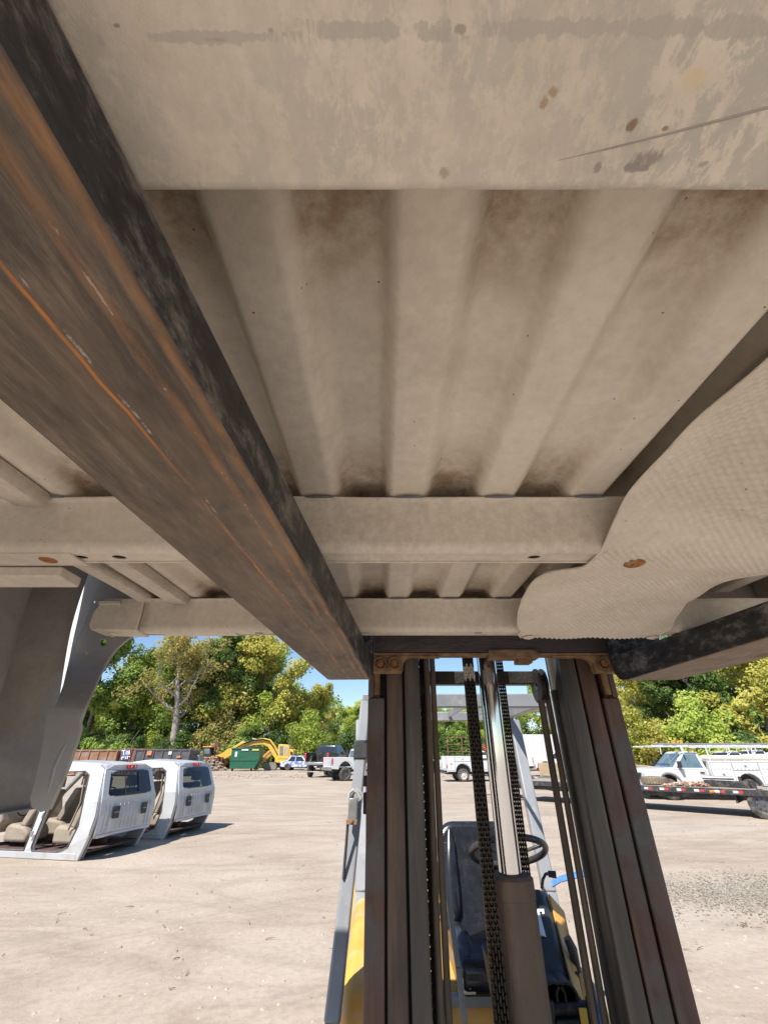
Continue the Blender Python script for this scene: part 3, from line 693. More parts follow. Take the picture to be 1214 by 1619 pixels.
# ---- forks (a blade whose upper side tapers to the tip, heel, shank, hooks)
def fork(xh, yaw, w, ytip, yheel, under):
    piv = Vector((xh, yheel, 1.957))
    th = lambda s: .0365 + .052 * max(0, min(1, (s + 1.55) / 1.6)) if False else None
    g = MB()
    # profile in (y, z), blade bottom z=0
    L = yheel - ytip
    top = lambda y: (2.004 + .0255 * (yheel + y)) - 1.957 - .0015
    prof = [(-L, .004), (-L + .05, 0), (-L + .25, 0), (-.03, 0), (.018, .006), (.042, .028), (.05, .06), (.05, .62), (.0, .62), (.0, top(0) + .012), (-.012, top(-.02)), (-.30, top(-.30)), (-.8, top(-.8)), (-L + .25, top(-L + .25)), (-L + .02, top(-L + .02)), (-L, .03)]
    Rm = Matrix.Translation(piv) @ Matrix.Rotation(yaw, 4, 'Z')
    n = len(prof)
    def half(y): return w / 2 * (1 - .35 * smoothstep(-L + .22, -L, y))
    a = [Vector((-half(y), y, z)) for y, z in prof]; b = [Vector((half(y), y, z)) for y, z in prof]
    vs = a + b
    fs = [tuple(range(n)), tuple(range(2 * n - 1, n - 1, -1))] + [(i, n + i, n + (i + 1) % n, (i + 1) % n) for i in range(n)]
    g.add(vs, fs, 1)
    g.m = [1, 1] + [0 if i < 5 else 1 for i in range(n)]
    off = origin(fk)
    me = g.mesh('fork', Vector((0, 0, 0)), 40); me.materials.append(under); me.materials.append(M_FS)
    o = link('fork', me, fk, .005, 2); o.location = piv - off; o.rotation_euler = (0, 0, yaw)
    h = MB(); h.box((-w / 2 + .01, .050, .54), (w / 2 - .01, .075, .60)); h.build('hook', M_FS, o, bevel=.004)
    h = MB(); h.box((-w / 2 + .01, .050, .08), (w / 2 - .01, .062, .12)); h.build('hook', M_FS, o, bevel=.004)
    return o
fork(-.1115, R(-3.5), .143, -.35, 1.485, M_FB)
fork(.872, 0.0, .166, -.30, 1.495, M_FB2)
# ---- carriage
cz0 = P(700, 1034, Y=1.56).z
g = MB(); g.box((-.036, 1.556, cz0 + .004), (.842, 1.600, cz0 + .14)); g.build('carriage_bar', M_CARR, fk, bevel=.004, world=True)
g = MB(); g.box((-.036, 1.556, cz0 + .40), (.842, 1.600, cz0 + .52)); g.build('carriage_bar', M_CARR, fk, bevel=.004, world=True)
for x in (.06, .70):
    g = MB(); g.box((x - .02, 1.602, cz0 + .06), (x + .06, 1.622, cz0 + .5)); g.build('carriage_upright', M_CARR, fk, bevel=.004, world=True)
g = MB(); g.box((-.036, 1.553, cz0 - .004), (.842, 1.612, cz0 + .003)); g.build('carriage_lip', M_RUSTB, fk, bevel=.002, world=True)
g = MB(); q0, q1 = P(772, 1027, Y=1.55), P(852, 1041, Y=1.55)
g.box((q0.x, 1.545, q1.z), (q1.x, 1.600, q0.z)); g.box((q0.x + .10, 1.56, q1.z - .013), (q1.x - .02, 1.610, q1.z + .002)); g.build('fork_stop_block', M_RUSTB, fk, bevel=.003, world=True)
def hook_bracket(x0, x1, mirror):
    za, zb = cz0 - .062, cz0 - .003; w_ = x1 - x0
    pts = [(0, 0), (.098, 0), (.103, .010), (.104, .030), (.112, .044), (.13, .052), (w_, .052), (w_, .0585), (0, .0585)]
    f = (lambda a: x1 - a) if mirror else (lambda a: x0 + a)
    g = MB(); g.prism([(f(a), za + b) for a, b in pts], lambda a, b: (a, 1.556, b), lambda a, b: (a, 1.598, b))
    o = g.build('hook_bracket', M_RUSTB, fk, bevel=.003, world=True)
    for bx in (.022, .072):
        cx = f(bx); g = MB(); g.lathe([(.0125, 1.556), (.0205, 1.5555), (.0225, 1.549), (.0205, 1.547), (.0135, 1.552)], (cx, 0, za + .029), 'Y', 20)
        g.build('bolt_ring', M_RUSTB, o, smooth=40, world=True)
        g = MB(); g.cyl((cx, 1.545, za + .029), (cx, 1.557, za + .029), .0125, n=6); g.cyl((cx, 1.541, za + .029), (cx, 1.546, za + .029), .006, n=10)
        g.build('bolt', M_RUST, o, bevel=.001, world=True)
hook_bracket(-.036, .20, False); hook_bracket(.60, .842, True)
# ---- mast rails: I-sections side by side
YM = 1.622
def rail(x0, x1, z0, z1, mat, notch=None, depth=.15, dy=0.0):
    cx = (x0 + x1) / 2; y0 = YM + dy
    g = MB()
    ztop = notch[2] if notch else z1
    g.box((x0, y0, z0), (x1, y0 + .024, ztop))
    if notch: g.box((notch[0], y0, ztop), (notch[1], y0 + .024, z1))
    g.box((cx - .014, y0 + .024, z0), (cx + .014, y0 + depth - .024, z1)); g.box((x0, y0 + depth - .024, z0), (x1, y0 + depth, z1))
    return g.build('mast_rail', mat, fk, bevel=.0045, world=True)
CXM = .386
zn = P(598, 1103, Y=YM).z
L0, L1, L2 = (-.056, .002), (.009, .066), (.0735, .128)
mir = lambda r_: (2 * CXM - r_[1], 2 * CXM - r_[0])
rail(*L0, .10, 2.22, M_RAIL2, (-.056, -.037, zn)); rail(*L1, .12, 2.34, M_RAIL, dy=.004); rail(*L2, .14, 2.46, M_RAIL3, dy=.002)
r0, r1, r2 = mir(L0), mir(L1), mir(L2)
for xa, xb in ((L0[0] + .02, L2[1] - .02), (r2[0] + .02, r0[1] - .02)):
    g = MB(); g.box((xa, YM + .060, .12), (xb, YM + .075, 2.2)); g.build('channel_web', M_DARK, fk, world=True)
rail(*r0, .10, 2.22, M_RAIL2, (r0[1] - .019, r0[1], zn)); rail(*r1, .12, 2.34, M_RAIL2, dy=.004); rail(*r2, .14, 2.46, M_RAIL3, dy=.002)
for x in (L0[0] + .03, r0[1] - .03):
    g = MB(); g.cyl((x, YM + .012, zn + .01), (x, YM + .012, zn + .16), .012, n=12); g.build('roller_pin', M_RUSTB, fk, smooth=40, world=True)
# inner carriage rollers and cross ties
zc = P(760, 1072, Y=1.80).z
g = MB(); g.box((.13, 1.785, zc - .025), (.645, 1.835, zc + .024)); g.build('mast_cross_tie', M_DARK, fk, bevel=.004, world=True)
g = MB(); g.box((.0, 1.70, .42), (.77, 1.76, .54)); g.build('mast_cross_tie', M_DARK, fk, bevel=.004, world=True)
g = MB(); g.box((-.05, 1.70, 2.22), (.82, 1.775, 2.30)); g.build('mast_cross_tie', M_DARK, fk, bevel=.004, world=True)
# ---- lift cylinder
CYL = Vector((.392, 1.70, 0))
zb0 = P(803, 1392, Y=1.64).z
g = MB(); g.cyl((CYL.x, CYL.y, zb0 - .03), (CYL.x, CYL.y, 2.42), .0352, n=40); g.build('piston_rod', M_CHROME, fk, smooth=40, world=True)
g = MB(); g.lathe([(.0358, zb0 + .004), (.058, zb0 + .004), (.0665, zb0 - .004), (.0675, zb0 - .05), (.0655, zb0 - .052), (.0655, zb0 - .40), (.068, zb0 - .43), (.071, zb0 - .45), (.071, .16), (.0358, .16)], (CYL.x, CYL.y, 0), 'Z', 40)
g.build('cylinder_barrel', M_BARREL, fk, smooth=35, world=True)
zb1 = P(800, 1545, Y=1.66).z
g = MB(); g.prism([(-.105, .05), (-.06, .0), (-.06, -.12), (-.085, -.10)], lambda a, b: (CYL.x + a, 1.66, zb1 + b), lambda a, b: (CYL.x + a, 1.72, zb1 + b))
g.build('barrel_gusset', M_BARREL, fk, bevel=.003, world=True); g = MB()
g.cyl((CYL.x, CYL.y - .072, zb1 - .2), (CYL.x, CYL.y - .072, zb1 - .17), .02, n=12)
g.build('bleed_boss', M_BARREL, fk, bevel=.003, world=True)
g = MB(); g.cyl((CYL.x - .048, 1.745, 1.2), (CYL.x - .048, 1.745, 2.35), .008, n=10); g.build('return_pipe', M_DARK, fk, smooth=40, world=True)
g = MB(); g.box((CYL.x - .075, 1.66, 2.40), (CYL.x + .075, 1.75, 2.47)); g.build('crosshead', M_DARK, fk, bevel=.005, world=True)
# ---- leaf chains, link by link
def link_mesh():
    g = MB(); pitch, th = .0254, .0038
    for k, x in enumerate((-.0165, -.0083, 0, .0083, .0165)):
        o = pitch / 2 if k % 2 else 0
        pts = [(a, b + o) for a, b in ((-.0095, -.016), (-.0045, -.020), (.0045, -.020), (.0095, -.016), (.0082, 0), (.0095, .016), (.0045, .020), (-.0045, .020), (-.0095, .016), (-.0082, 0))]
        sc = .62
        g.prism([(a, b * sc + o * (1 - sc)) for a, b in pts], lambda a, b, x=x: (x - th / 2, a, b), lambda a, b, x=x: (x + th / 2, a, b))
    g.cyl((-.020, 0, 0), (.020, 0, 0), .0042, n=8); g.cyl((-.020, 0, pitch / 2), (.020, 0, pitch / 2), .0042, n=8)
    me = g.mesh('link', smooth=40); me.materials.append(M_CHAIN); return me
LM = link_mesh()
M_CLEAN = M('bare_bright_link', [(.3, (.5, .46, .4)), (.7, (.7, .66, .6))], 80, .4, .5)
def chain(x, y, z0, z1, yaw=0, sx=1.0, bright=()):
    g = MB(); g.box((x - .022, y - .012, z1), (x + .022, y + .012, z1 + .05)); c = g.build('lift_chain', M_DARK, fk, bevel=.003, world=True)
    off = origin(fk); n = int((z1 - z0) / .0254)
    for i in range(n):
        o = link('link', LM, c); z = z1 - .013 - i * .0254
        o.location = Vector((x, y, z)) - off; o.rotation_euler = (0, 0, yaw); o.scale = (sx, 1.1, 1)
        if i in bright:
            o.material_slots[0].link = 'OBJECT'; o.material_slots[0].material = M_CLEAN
    return c
zt = P(742, 1040, Y=1.63).z
zbr = P(742, 1068, Y=1.63).z
kb = int((zt + .02 - .013 - zbr) / .0254)
chain(.310, 1.64, 1.02, zt + .02, R(8), .98, (kb, kb + 1))
chain(.462, 1.80, 1.05, zt + .06, R(-6), .95)
chain(.148, 1.735, .95, zt + .06, R(75), .85)
# ---- hoses down the mast
def hose(pts, r, name='hydraulic_hose', mat=None):
    g = MB(); g.tube(pts, r, 10); return g.build(name, mat or M_DARK, fk, smooth=50, world=True)
M_HOSE = M('dusty_hose', [(.3, (.05, .038, .028)), (.7, (.12, .09, .065))], 12, .7, stretch=(4, 4, .5))
hose([(.150, 1.655, .6), (.152, 1.655, 1.3), (.158, 1.650, 2.02), (.158, 1.652, 2.3)], .0105, mat=M_HOSE)
hose([(.173, 1.662, .6), (.174, 1.662, 1.3), (.180, 1.660, 2.02), (.180, 1.66, 2.3)], .0105, mat=M_HOSE)
zs = P(856, 1085, Y=1.73).z
hose([(.584, 1.72, .75), (.584, 1.72, 1.4), (.584, 1.72, zs - .05)], .0115, mat=M_HOSE)
hose([(.604, 1.70, .75), (.606, 1.70, 1.3), (.614, 1.72, 1.7), (.618, 1.74, zs - .02)], .010, mat=M_HOSE)
g = MB(); prof = [(.012, -.014), (.062, -.014), (.062, -.008), (.054, -.004), (.054, .004), (.062, .008), (.062, .014), (.012, .014)]
g.lathe([(r_, h) for r_, h in prof], (.603, 1.76, zs + .005), 'X', 28); g.build('hose_sheave', M_DARK, fk, smooth=35, world=True)
g = MB(); g.lathe([(r_, h) for r_, h in prof], (.150, 1.76, zs + .005), 'X', 28); g.build('hose_sheave', M_DARK, fk, smooth=35, world=True)
# ---- overhead guard
gz0, gz1 = 1.962, 2.030
g = MB(); g.box((-.115, 2.47, gz0), (.905, 2.53, gz1)); g.build('guard_front_bar', M_GUARD, fk, bevel=.006, world=True)
g = MB(); g.box((-.09, 3.76, gz0 + .012), (1.00, 3.82, gz1 + .01)); g.build('guard_rear_bar', M_GUARD, fk, bevel=.006, world=True)
for xa, xb in ((-.085, -.06), (.875, .97)):
    g = MB(); g.bar((xa, 2.53, 2.0), (xb, 3.76, 2.015), .05, .06); g.build('guard_side_bar', M_GUARD, fk, bevel=.006, world=True)
for i in range(4):
    x = .10 + .2 * i; g = MB(); g.bar((x, 2.53, 2.010), (x + .02, 3.76, 2.02), .012, .04); g.build('guard_slat', M_GUARD, fk, bevel=.003, world=True)
la, lb, lc = P(525, 1619, Y=2.16), P(562, 1283, Y=2.36), P(578, 1112, Y=2.50)
ld = la + (la - lb).normalized() * .55
g = MB()
g.bar(lc, lb, .052, .075, up=(0, 1, 0)); g.bar(lb, la, .056, .078, up=(0, 1, 0)); g.bar(la, ld, .058, .078, up=(0, 1, 0)); g.build('guard_front_leg', M_GUARD, fk, bevel=.008, world=True)
shift = lambda p, dx: Vector((2 * .395 - p.x + dx, p.y, p.z))
g = MB(); g.bar(shift(lc, 0), shift(lb, 0), .052, .075, up=(0, 1, 0)); g.bar(shift(lb, 0), shift(la, 0), .056, .078, up=(0, 1, 0)); g.bar(shift(la, 0), shift(ld, 0), .058, .078, up=(0, 1, 0))
g.build('guard_front_leg', M_GUARD, fk, bevel=.008, world=True)
ra, rb = P(868, 1412, Y=3.28), P(812, 1140, Y=3.72)
g = MB(); g.bar(rb, ra, .075, .06, up=(0, 1, 0)); g.bar(ra, ra + (ra - rb).normalized() * .3, .075, .06, up=(0, 1, 0)); g.build('guard_rear_leg', M_GUARD, fk, bevel=.008, world=True)
sl_ = Vector((2 * .42 - ra.x, ra.y, ra.z)), Vector((2 * .42 - rb.x, rb.y, rb.z))
g = MB(); g.bar(sl_[1], sl_[0], .075, .06, up=(0, 1, 0)); g.bar(sl_[0], sl_[0] + (ra - rb).normalized() * .3, .075, .06, up=(0, 1, 0)); g.build('guard_rear_leg', M_GUARD, fk, bevel=.008, world=True)
# clamp and strapped buckle on the left front leg
ca, cb = P(571, 1174, Y=2.44), P(570, 1203, Y=2.42)
g = MB(); g.bar(ca, cb, .066, .090, up=(0, 1, 0)); g.build('leg_clamp', M_BLACKP, fk, bevel=.004, world=True)
g = MB(); g.tube([P(x, y, Y=2.40) for x, y in ((577, 1175), (583, 1168), (586, 1190))], .008, 8); g.build('clamp_arm', M_BLACKP, fk, smooth=50, world=True)
k0, k1 = P(559, 1262, Y=2.28), P(557, 1302, Y=2.26)
g = MB(); g.bar(k0, k1, .040, .030, up=(0, 1, 0)); bk = g.build('buckle', M('buckle_metal', [(.3, (.16, .16, .155)), (.7, (.26, .26, .25))], 20, .4, .5, dirt=((.3, .2, .12), 14, .55, .7)), fk, bevel=.005, world=True)
k2, k3 = P(556.5, 1296, Y=2.235), P(556, 1304, Y=2.235)
g = MB(); g.bar(k2, k3, .048, .014, up=(0, 1, 0)); g.cyl((k3.x, 2.222, k3.z + .012), (k3.x, 2.236, k3.z + .012), .006, n=8); g.build('buckle_end', M_RUSTB, bk, bevel=.002, world=True)
for dx in (0, 5):
    g = MB(); g.tube([P(x + dx, y, Y=2.28 + dx * .004) for x, y in ((551, 1266), (553, 1254), (559, 1248), (565, 1253), (570, 1264))], .0075, 8)
    g.build('strap_loop', M('grey_strap', [(.3, (.28, .28, .27)), (.7, (.42, .42, .4))], 40, .8), bk, smooth=50, world=True)
g = MB(); g.tube([P(x, y, Y=2.24) for x, y in ((550, 1300), (547, 1340), (543, 1390))], .006, 6); g.build('strap_tail', M_RUB, bk, smooth=50, world=True)
for py in (1235, 1262, 1278):
    q = P(580, py, Y=1.66); g = MB(); g.box((q.x - .012, 1.65, q.z - .015), (q.x + .004, 1.69, q.z + .015)); g.build('mast_stud', M_DARK, fk, bevel=.003, world=True)
# ---- body
def hull(g, x0, x1, y0, y1, z0, z1, r=.05): g.box((x0, y0, z0), (x1, y1, z1))
g = MB(); g.prism([(2.26, .35), (2.24, .94), (2.30, .985), (3.1, 1.02), (3.9, 1.02), (4.05, .8), (4.05, .30), (3.2, .25)], lambda a, b: (-.165, a, b), lambda a, b: (.83, a, b))
g.build('hood', M_YEL, fk, bevel=.045, seg=4, world=True)
g = MB(); g.prism([(3.25, .30), (3.25, .98), (3.4, 1.10), (3.95, 1.07), (4.2, .85), (4.2, .30)], lambda a, b: (-.19, a, b), lambda a, b: (.855, a, b))
g.build('counterweight', M_YEL, fk, bevel=.05, seg=4, world=True)
g = MB(); g.box((-.12, 1.86, .38), (.80, 2.36, .50)); g.build('floor_plate', M_BLACKP, fk, bevel=.01, world=True)
g = MB(); g.box((-.19, 1.80, .18), (-.10, 3.3, .62)); g.box((.78, 1.80, .18), (.86, 3.3, .62)); g.build('side_frame', M_YEL, fk, bevel=.02, world=True)
q = P(560, 1619, Y=2.2)
g = MB(); g.prism([(1.84, .4), (1.90, .70), (2.05, .76), (2.32, .74), (2.38, .4)], lambda a, b: (-.165, a, b), lambda a, b: (-.02, a, b)); g.build('fender', M_YEL, fk, bevel=.03, seg=3, world=True)
for wx, wy, r_, ww in ((-.06, 1.90, .33, .2), (.82, 1.90, .33, .2), (-.04, 3.45, .27, .18), (.72, 3.45, .27, .18)):
    g = MB(); h = ww / 2; g.lathe([(r_ * .55, -h), (r_ * .93, -h), (r_, -h * .7), (r_, h * .7), (r_ * .93, h), (r_ * .55, h)], (wx, wy, r_), 'X', 30)
    o = g.build('wheel', M_RUB, fk, smooth=35, world=True)
    g = MB(); g.lathe([(.03, -h * .7), (r_ * .56, -h * .8), (r_ * .56, h * .8), (.03, h * .7)], (wx, wy, r_), 'X', 24); g.build('rim', M_YEL, o, smooth=35, world=True)
# ---- seat
sx0, sx1 = .268, .672
def pad(name, prof, x0, x1, bol):
    g = MB(); g.prism(prof, lambda a, b: (x0, a, b), lambda a, b: (x1, a, b)); o = g.build(name, M_VINYL, fk, bevel=.042, seg=5, world=True)
    for xb in (x0 + .045, x1 - .045):
        g = MB(); n_ = len(bol); g.tube([(xb, a, b) for a, b in bol], [.02] + [.036] * (n_ - 2) + [.02], 14); g.build('bolster', M_VINYL, o, smooth=70, world=True)
    return o
def back_pt(x, s_, t): return (x, 2.545 + s_ * .30 + t * .95 - .035 * smoothstep(.16, .02, s_) * 0, 1.03 + s_ * .96 - t * .28)
g = MB(); ol = rrect(sx0, 0, sx1, .44, .085, 7); g.prism(ol, lambda a, b: back_pt(a, b, 0), lambda a, b: back_pt(a, b, .10)); sbk = g.build('seat_back', M_VINYL, fk, bevel=.03, seg=5, world=True)
for xb in (sx0 + .05, sx1 - .05):
    g = MB(); g.tube([back_pt(xb + (.012 if xb < .45 else -.012) * smoothstep(.25, .4, s_), s_, -.004) for s_ in (.05, .10, .18, .26, .34, .40)], [.012, .034, .038, .036, .028, .010], 14); g.build('bolster', M_VINYL, sbk, smooth=70, world=True)
pad('seat_cushion', [(2.17, 1.00), (2.175, 1.085), (2.25, 1.115), (2.45, 1.095), (2.60, 1.075), (2.62, .99), (2.2, .985)], sx0, sx1, [(2.20, 1.075), (2.26, 1.10), (2.36, 1.095), (2.46, 1.085), (2.54, 1.08)])
g = MB(); g.box((sx0 + .03, 2.21, 1.005), (sx1 - .03, 2.6, 1.04)); g.build('seat_base', M_BLACKP, fk, bevel=.008, world=True)
q = P(738, 1562, Y=2.19); g = MB(); g.box((q.x - .03, 2.18, q.z - .015), (q.x + .03, 2.195, q.z + .004)); g.box((q.x - .02, 2.175, q.z), (q.x - .012, 2.20, q.z + .03)); g.box((q.x + .005, 2.175, q.z), (q.x + .013, 2.20, q.z + .03)); g.build('hood_latch', M('latch_zinc', [(.3, (.5, .5, .48)), (.7, (.65, .65, .62))], 20, .35, .8), fk, bevel=.002, world=True)
g = MB(); g.box((.08, 2.205, .955), (.72, 2.236, .985)); g.build('hood_front_strip', M_GUARD, fk, bevel=.003, world=True)
# ---- cowl on the right with its lettering
ta, tb = P(784, 1404, Y=2.36), P(864, 1407, Y=2.36)
ba, bb_ = P(800, 1552, Y=2.06), P(904, 1558, Y=2.06)
pc = [ta, tb, bb_, ba]
def cowl(u, v): return (ta * (1 - u) + tb * u) * (1 - v) + (ba * (1 - u) + bb_ * u) * v
nrm = (tb - ta).cross(ba - ta).normalized()
if nrm.z < 0: nrm = -nrm
g = MB()
g.grid(lambda u, v: cowl(u, v) + nrm * (.012 * math.sin(math.pi * min(1, max(0, v))) - .02 * smoothstep(.85, 1, u) - .03 * smoothstep(.92, 1, v)), [i / 14 for i in range(15)], [i / 18 for i in range(19)])
o = g.build('cowl', M_BLACKP, fk, smooth=60, world=True); md = o.modifiers.new('body', 'SOLIDIFY'); md.thickness = .05; md.offset = -1; cowlo = o
def on_cowl(px, py):
    o_ = Vector((0, 0, CZ)); d = P(px, py, Y=2.2) - o_
    t = (ta - o_).dot(nrm) / d.dot(nrm); return o_ + d * t
def decal(name, pts, mat, lift=.0145):
    g = MB(); q = [on_cowl(*p_) for p_ in pts]; n = len(q)
    vs = [a + nrm * lift for a in q] + [a + nrm * (lift + .0012) for a in q]
    g.add(vs, [tuple(range(n)), tuple(range(2 * n - 1, n - 1, -1))] + [(i, n + i, n + (i + 1) % n, (i + 1) % n) for i in range(n)])
    g.build(name, mat, cowlo, world=True)
decal('letter_t', [(836, 1443), (859, 1443), (860, 1451), (857, 1451), (856, 1447), (852, 1447), (862, 1484), (863, 1488), (852, 1483), (841, 1447), (838, 1447), (839, 1451), (836, 1451)], M_LETTER)
decal('letter_a', [(818, 1443), (826, 1443), (838, 1480), (842, 1484), (828, 1484), (826, 1472), (820, 1472), (819, 1484), (806, 1484), (810, 1480)], M_LETTER)
decal('letter_c', [(788, 1443), (804, 1443), (806, 1453), (800, 1453), (798, 1449), (794, 1449), (797, 1478), (801, 1478), (804, 1473), (808, 1473), (808, 1484), (790, 1484)], M_LETTER)
decal('triangle_mark', [(846, 1478), (857, 1487), (836, 1487)], M_TRI, .0165)
# shroud below the cowl with two open ends, valves, pedals
g = MB()
s0 = P(882, 1572, Y=2.04)
for i, (px, rr_) in enumerate(((874, .032), (893, .030))):
    c_ = P(px, 1573, Y=2.02); g.lathe([(rr_, 2.0), (rr_ + .007, 2.0), (rr_ + .007, 2.10), (rr_, 2.10)], (c_.x, 0, c_.z), 'Y', 24)
g.build('shroud_mouth', M_BLACKP, fk, smooth=40, world=True)
g = MB(); q = P(890, 1570, Y=2.1); g.box((q.x - .07, 2.10, q.z - .05), (q.x + .07, 2.16, q.z + .05)); g.build('shroud_back', M_DARK, fk, bevel=.01, world=True)
q = P(893, 1598, Y=2.0)
g = MB(); g.cyl((q.x - .07, 2.0, q.z), (q.x + .10, 2.0, q.z + .01), .016, n=14); g.box((q.x - .04, 1.97, q.z - .05), (q.x + .03, 2.03, q.z - .012)); g.cyl((q.x - .055, 1.985, q.z - .09), (q.x - .05, 1.985, q.z + .03), .012, n=12); g.cyl((q.x + .07, 1.99, q.z - .06), (q.x + .085, 1.99, q.z + .035), .015, n=12)
g.box((q.x - .08, 2.03, q.z - .12), (q.x + .10, 2.08, q.z - .03)); g.build('valve_block', M_BLACKP, fk, bevel=.003, smooth=40, world=True)
q = P(921, 1606, Y=1.98); g = MB(); g.box((q.x - .012, 1.97, q.z - .03), (q.x + .012, 1.975, q.z + .02)); g.build('yellow_tag', M_TRI, fk, bevel=.001, world=True)
# side panel right of the cowl, its bolster
pr_ = [P(x, y, Y=yy_) for x, y, yy_ in ((866, 1410, 2.37), (892, 1440, 2.37), (905, 1498, 2.2), (924, 1590, 2.02), (905, 1560, 2.05))]
g = MB(); g.add([p_ for p_ in pr_] + [p_ + Vector((.0, .06, -.12)) for p_ in pr_], [(0, 1, 2, 3, 4), (9, 8, 7, 6, 5)] + [(i, 5 + i, 5 + (i + 1) % 5, (i + 1) % 5) for i in range(5)])
g.build('cowl_side_panel', M_YEL, fk, bevel=.006, world=True)
q = P(906, 1512, Y=2.15); g = MB(); g.tube([q + Vector((-.012, 0, .05)), q + Vector((.0, 0, .02)), q + Vector((.006, -.01, -.04))], [.014, .018, .012], 10); g.build('side_bumper', M_BLACKP, fk, smooth=50, world=True)
# ---- steering wheel, lever, rod, webbing
wc = P(803, 1346, Y=2.46); tilt = Matrix.Translation(wc) @ Matrix.Rotation(R(-26), 4, 'X')
g = MB(); g.tube([tilt @ Vector((.168 * math.cos(t), .168 * math.sin(t), 0)) for t in [2 * math.pi * i / 40 for i in range(40)]], .0135, 10, closed=True)
sw = g.build('steering_wheel', M_BLACKP, fk, smooth=60, world=True)
g = MB()
for a in (R(90), R(210), R(330)): g.bar(tilt @ Vector((0, 0, -.02)), tilt @ Vector((.165 * math.cos(a), .165 * math.sin(a), 0)), .028, .012)
g.cyl(tilt @ Vector((0, 0, -.03)), tilt @ Vector((0, 0, .012)), .045, n=20); g.build('spokes', M_BLACKP, sw, bevel=.003, world=True)
g = MB(); g.cyl(tilt @ Vector((0, 0, -.03)), tilt @ Vector((0, 0, -.34)), .028, n=16); g.build('steering_column', M_BLACKP, fk, smooth=40, world=True)
l0, l1, l2 = P(856, 1405, Y=2.34), P(862, 1382, Y=2.34), P(879, 1383, Y=2.32)
g = MB(); g.tube([l0, P(858, 1390, Y=2.34), l1, P(868, 1381, Y=2.33)], .006, 8); lv = g.build('direction_lever', M_BLACKP, fk, smooth=50, world=True)
g = MB(); g.cyl(P(866, 1381.5, Y=2.33), l2, .011, .013, n=12); g.build('lever_knob', M_BLACKP, lv, bevel=.002, world=True)
st = [P(702, 1340, Y=2.02), P(704, 1385, Y=1.98), P(713, 1450, Y=1.95), P(724, 1530, Y=1.92), P(735, 1619, Y=1.9), P(742, 1680, Y=1.9)]
g = MB()
for a, b in zip(st, st[1:]): g.bar(a, b, .018, .006, up=(0, 1, 0))
g.cyl(P(702, 1332, Y=2.02), P(702, 1346, Y=2.02), .014, n=12); g.build('tilt_rod', M_GUARD, fk, bevel=.002, world=True)
g = MB(); g.tube([P(704, 1560, Y=2.1), P(708, 1600, Y=2.08), P(712, 1660, Y=2.05)], .012, 8); g.build('grab_rod', M_BLACKP, fk, smooth=50, world=True)
wb = [P(872, 1398, Y=2.62), P(885, 1390, Y=2.6), P(900, 1386, Y=2.6), P(925, 1380, Y=2.6)]
g = MB()
for a, b in zip(wb, wb[1:]): g.bar(a, b, .03, .004, up=(0, -.6, 1))
g.build('blue_strap', M_BLUE, fk, world=True)
wb = [P(928, 1540, Y=2.0), P(938, 1580, Y=2.0), P(948, 1625, Y=2.0), P(955, 1680, Y=2.0)]
g = MB()
for a, b in zip(wb, wb[1:]): g.bar(a, b, .022, .004, up=(0, -1, .3))
g.build('blue_strap', M_BLUE, fk, world=True)


# ================================================================ vehicles and yard things
M_TYRE = M('tyre_rubber', [(.3, (.025, .024, .023)), (.7, (.06, .055, .05))], 12, .85, dirt=((.24, .2, .16), 7, .45, .75))
M_RIM = M('steel_rim', [(.3, (.09, .09, .095)), (.7, (.18, .18, .185))], 10, .4, .6)
M_RIMW = M('white_rim', [(.3, (.55, .53, .5)), (.7, (.68, .66, .63))], 10, .5, .1, dirt=((.3, .22, .15), 12, .5, .7))
M_TRIM = M('black_trim', [(.3, (.018, .018, .018)), (.7, (.04, .04, .04))], 10, .5)
M_GLASS = M('dark_car_glass', [(.3, (.016, .022, .024)), (.7, (.028, .036, .038))], 3, .06, spec=.8)
M_GLASSB = M('pale_car_glass', [(.3, (.09, .14, .165)), (.7, (.16, .22, .25))], 2, .06, spec=.8)
M_RED = M('red_lens', [(.3, (.45, .015, .02)), (.7, (.6, .03, .035))], 30, .15)
M_AMBER = M('amber_lens', [(.3, (.75, .22, .015)), (.7, (.85, .3, .03))], 30, .2)
M_LAMP = M('clear_lens', [(.3, (.55, .57, .58)), (.7, (.75, .76, .77))], 30, .15)
M_BUMP = M('dull_bumper', [(.3, (.3, .3, .3)), (.7, (.45, .45, .44))], 8, .35, .7)
M_BLK = M('black_car_paint', [(.3, (.014, .015, .018)), (.7, (.03, .031, .034))], 4, .25, coat=.5, dirt=((.2, .17, .14), 4, .5, .85))
M_TAN = M('tan_car_paint', [(.3, (.36, .28, .17)), (.7, (.45, .36, .23))], 4, .4, dirt=((.5, .42, .32), 4, .45, .75))
M_VWHITE = M('fleet_white', [(.3, (.57, .58, .59)), (.7, (.64, .64, .64))], 3, .35, coat=.3, dirt=((.42, .37, .31), 3.0, .52, .85))
M_CREAM = M('cream_pipe', [(.3, (.68, .63, .5)), (.7, (.78, .73, .6))], 5, .5)
M_INT = M('tan_upholstery', [(.3, (.26, .215, .165)), (.7, (.36, .30, .235))], 10, .75, bump=.1, dirt=((.14, .11, .08), 5, .55, .8))
M_INTD = M('maroon_carpet', [(.3, (.07, .035, .032)), (.7, (.13, .075, .065))], 20, .9, bump=.3)
_wc = {}
